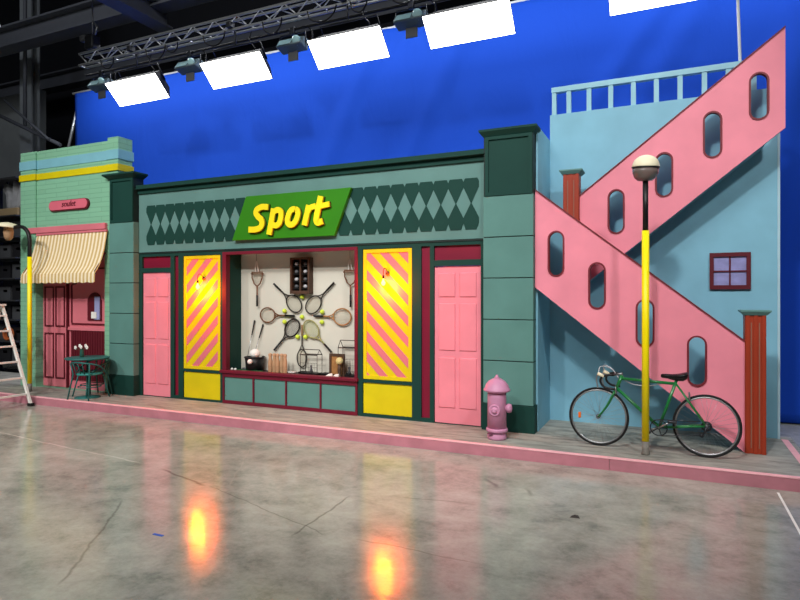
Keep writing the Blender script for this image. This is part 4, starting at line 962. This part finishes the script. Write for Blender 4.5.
hc = MB()
for k_ in range(4): hc.tube([(.13 * math.cos(t), .02 * k_ - .04, .13 * math.sin(t)) for t in [2 * PI * i / 28 for i in range(28)]], .022, 8, True)
tag(hc.build('hose_coil', 'hose', merge=False), 'orange brown hose coil hanging on the rack behind the ladder', 'hose').location = (-14.12, 8.88, .974)
# ladder
ld = thing('stepladder', 'white metal stepladder standing on the floor at the left edge', 'ladder', (-9.845, 6.56, 0))
LH = 1.70; LX = -.69
def lx(z): return LX * z / LH
for yy, y1 in ((0, -.05), (-.62, -.57)):
    MB().hexa([(-.026, yy - .018, .02), (.026, yy - .018, .02), (.026, yy + .018, .02), (-.026, yy + .018, .02)], [(LX - .026, y1 - .018, LH), (LX + .026, y1 - .018, LH), (LX + .026, y1 + .018, LH), (LX - .026, y1 + .018, LH)]).build('rail', 'tape_white', ld, local=True)
    MB().box(-.05, .05, yy - .03, yy + .03, 0, .05).build('rubber_foot', 'rubber', ld, local=True)
    MB().tube([(LX * 2, yy, .0), (LX - .02, y1, LH - .03)], .018, 8).build('rear_leg', 'tape_white', ld, local=True)
for z in (.20, .47, .74, 1.0, 1.26, 1.52):
    MB().box(lx(z) - .025, lx(z) + .025, -.60, -.02, z - .014, z + .014).build('tread', 'tape_white', ld, local=True)
MB().box(LX - .10, LX + .07, -.60, -.02, LH - .01, LH + .02).build('top_step', 'tape_white', ld, local=True)

# ------------------------------------------------------------------ things on the floor
tag(MB().add([(.905, 6.58, .0005), (.925, 6.58, .0005), (.93, 4.4, .0005), (.91, 4.4, .0005), (.905, 6.58, .0025), (.925, 6.58, .0025), (.93, 4.4, .0025), (.91, 4.4, .0025)], [(0, 1, 2, 3), (7, 6, 5, 4), (0, 4, 5, 1), (1, 5, 6, 2), (2, 6, 7, 3), (3, 7, 4, 0)]).build('floor_tape', 'tape_white'), 'thin white tape line on the concrete at the right', 'tape')
tag(box(-.05, .05, -.012, .012, 0, .003).build('tape_scrap', 'blue_scrap'), 'tiny blue tape scrap on the floor at left', 'scrap').location = (-3.62, 3.42, .0005)
deb = MB().add([(-.04, -.03, 0), (.045, -.02, 0), (.02, .05, 0), (-.03, .03, 0), (0, 0, .02)], [(0, 1, 4), (1, 2, 4), (2, 3, 4), (3, 0, 4), (3, 2, 1, 0)])
tag(deb.build('debris_scrap', 'scrap_dark'), 'small dark scrap lying on the concrete below the bicycle', 'scrap').location = (-.735, 5.15, .0005)

# ------------------------------------------------------------------ lights
def spot(name, loc, target, energy, size, blend, radius, col=(1, 1, 1)):
    l = bpy.data.lights.new(name, 'SPOT'); l.energy = energy; l.spot_size = math.radians(size); l.spot_blend = blend; l.shadow_soft_size = radius; l.color = col
    o = bpy.data.objects.new(name, l); C.objects.link(o); o.location = loc
    o.rotation_euler = (Vector(target) - Vector(loc)).to_track_quat('-Z', 'Y').to_euler(); return o
def area(name, loc, target, energy, sx, sy, col=(1, 1, 1), spread=180):
    l = bpy.data.lights.new(name, 'AREA'); l.energy = energy; l.shape = 'RECTANGLE'; l.size = sx; l.size_y = sy; l.color = col; l.spread = math.radians(spread)
    o = bpy.data.objects.new(name, l); C.objects.link(o); o.location = loc
    o.rotation_euler = (Vector(target) - Vector(loc)).to_track_quat('-Z', 'Y').to_euler(); return o
spot('studio_key', (-4.5, -5.0, 10.0), (-7.0, 7.5, .6), 3600, 54, .9, .30, (1, .98, .95))
spot('studio_key', (-1.4, -1.2, 9.2), (-1.5, 7.5, 2.0), 1950, 50, .8, .35, (1, .98, .96))
spot('studio_key', (5.0, -1.0, 9.5), (-1.2, 7.5, 2.5), 1900, 42, .8, .35, (1, .98, .96))
spot('studio_key', (-10.5, -2.5, 9.8), (-9.5, 7.5, 1.4), 1900, 56, .9, .30, (1, .98, .95))
area('studio_fill', (-4, -2, 11.5), (-4, 4, 0), 640, 9, 4, (1, .99, .97))
area('hall_fill', (-13, 0, 12.4), (-16, 11, 6), 110, 1.5, .5, (.9, .95, 1))  # added fill without a fixture, brightens the hall steelwork at left
for x in (-12.0, -9.6, -7.2, -4.8, -2.4, 0.0, 2.4):
    area('screen_wash', (x, 9.0, 7.15), (x, 10.2, 4.0), 38, 2.2, .25, (.95, .97, 1))
w = bpy.data.worlds.new('hall'); S.world = w; w.use_nodes = True
w.node_tree.nodes['Background'].inputs[0].default_value = (.55, .6, .7, 1); w.node_tree.nodes['Background'].inputs[1].default_value = .025

# ------------------------------------------------------------------ camera
cam = bpy.data.cameras.new('camera'); co_ = bpy.data.objects.new('camera', cam); C.objects.link(co_)
cam.sensor_width = 36; cam.lens = 36 * 595 / 800; cam.shift_y = -3.5 / 800
co_.location = (0, 0, 1.85); co_.rotation_euler = (PI / 2, 0, math.atan(595 / 1305))
cam.clip_end = 100
S.camera = co_
S.view_settings.view_transform = 'Standard'; S.view_settings.look = 'None'; S.view_settings.gamma = 1; S.view_settings.use_curve_mapping = False
S.view_settings.exposure = 0.10
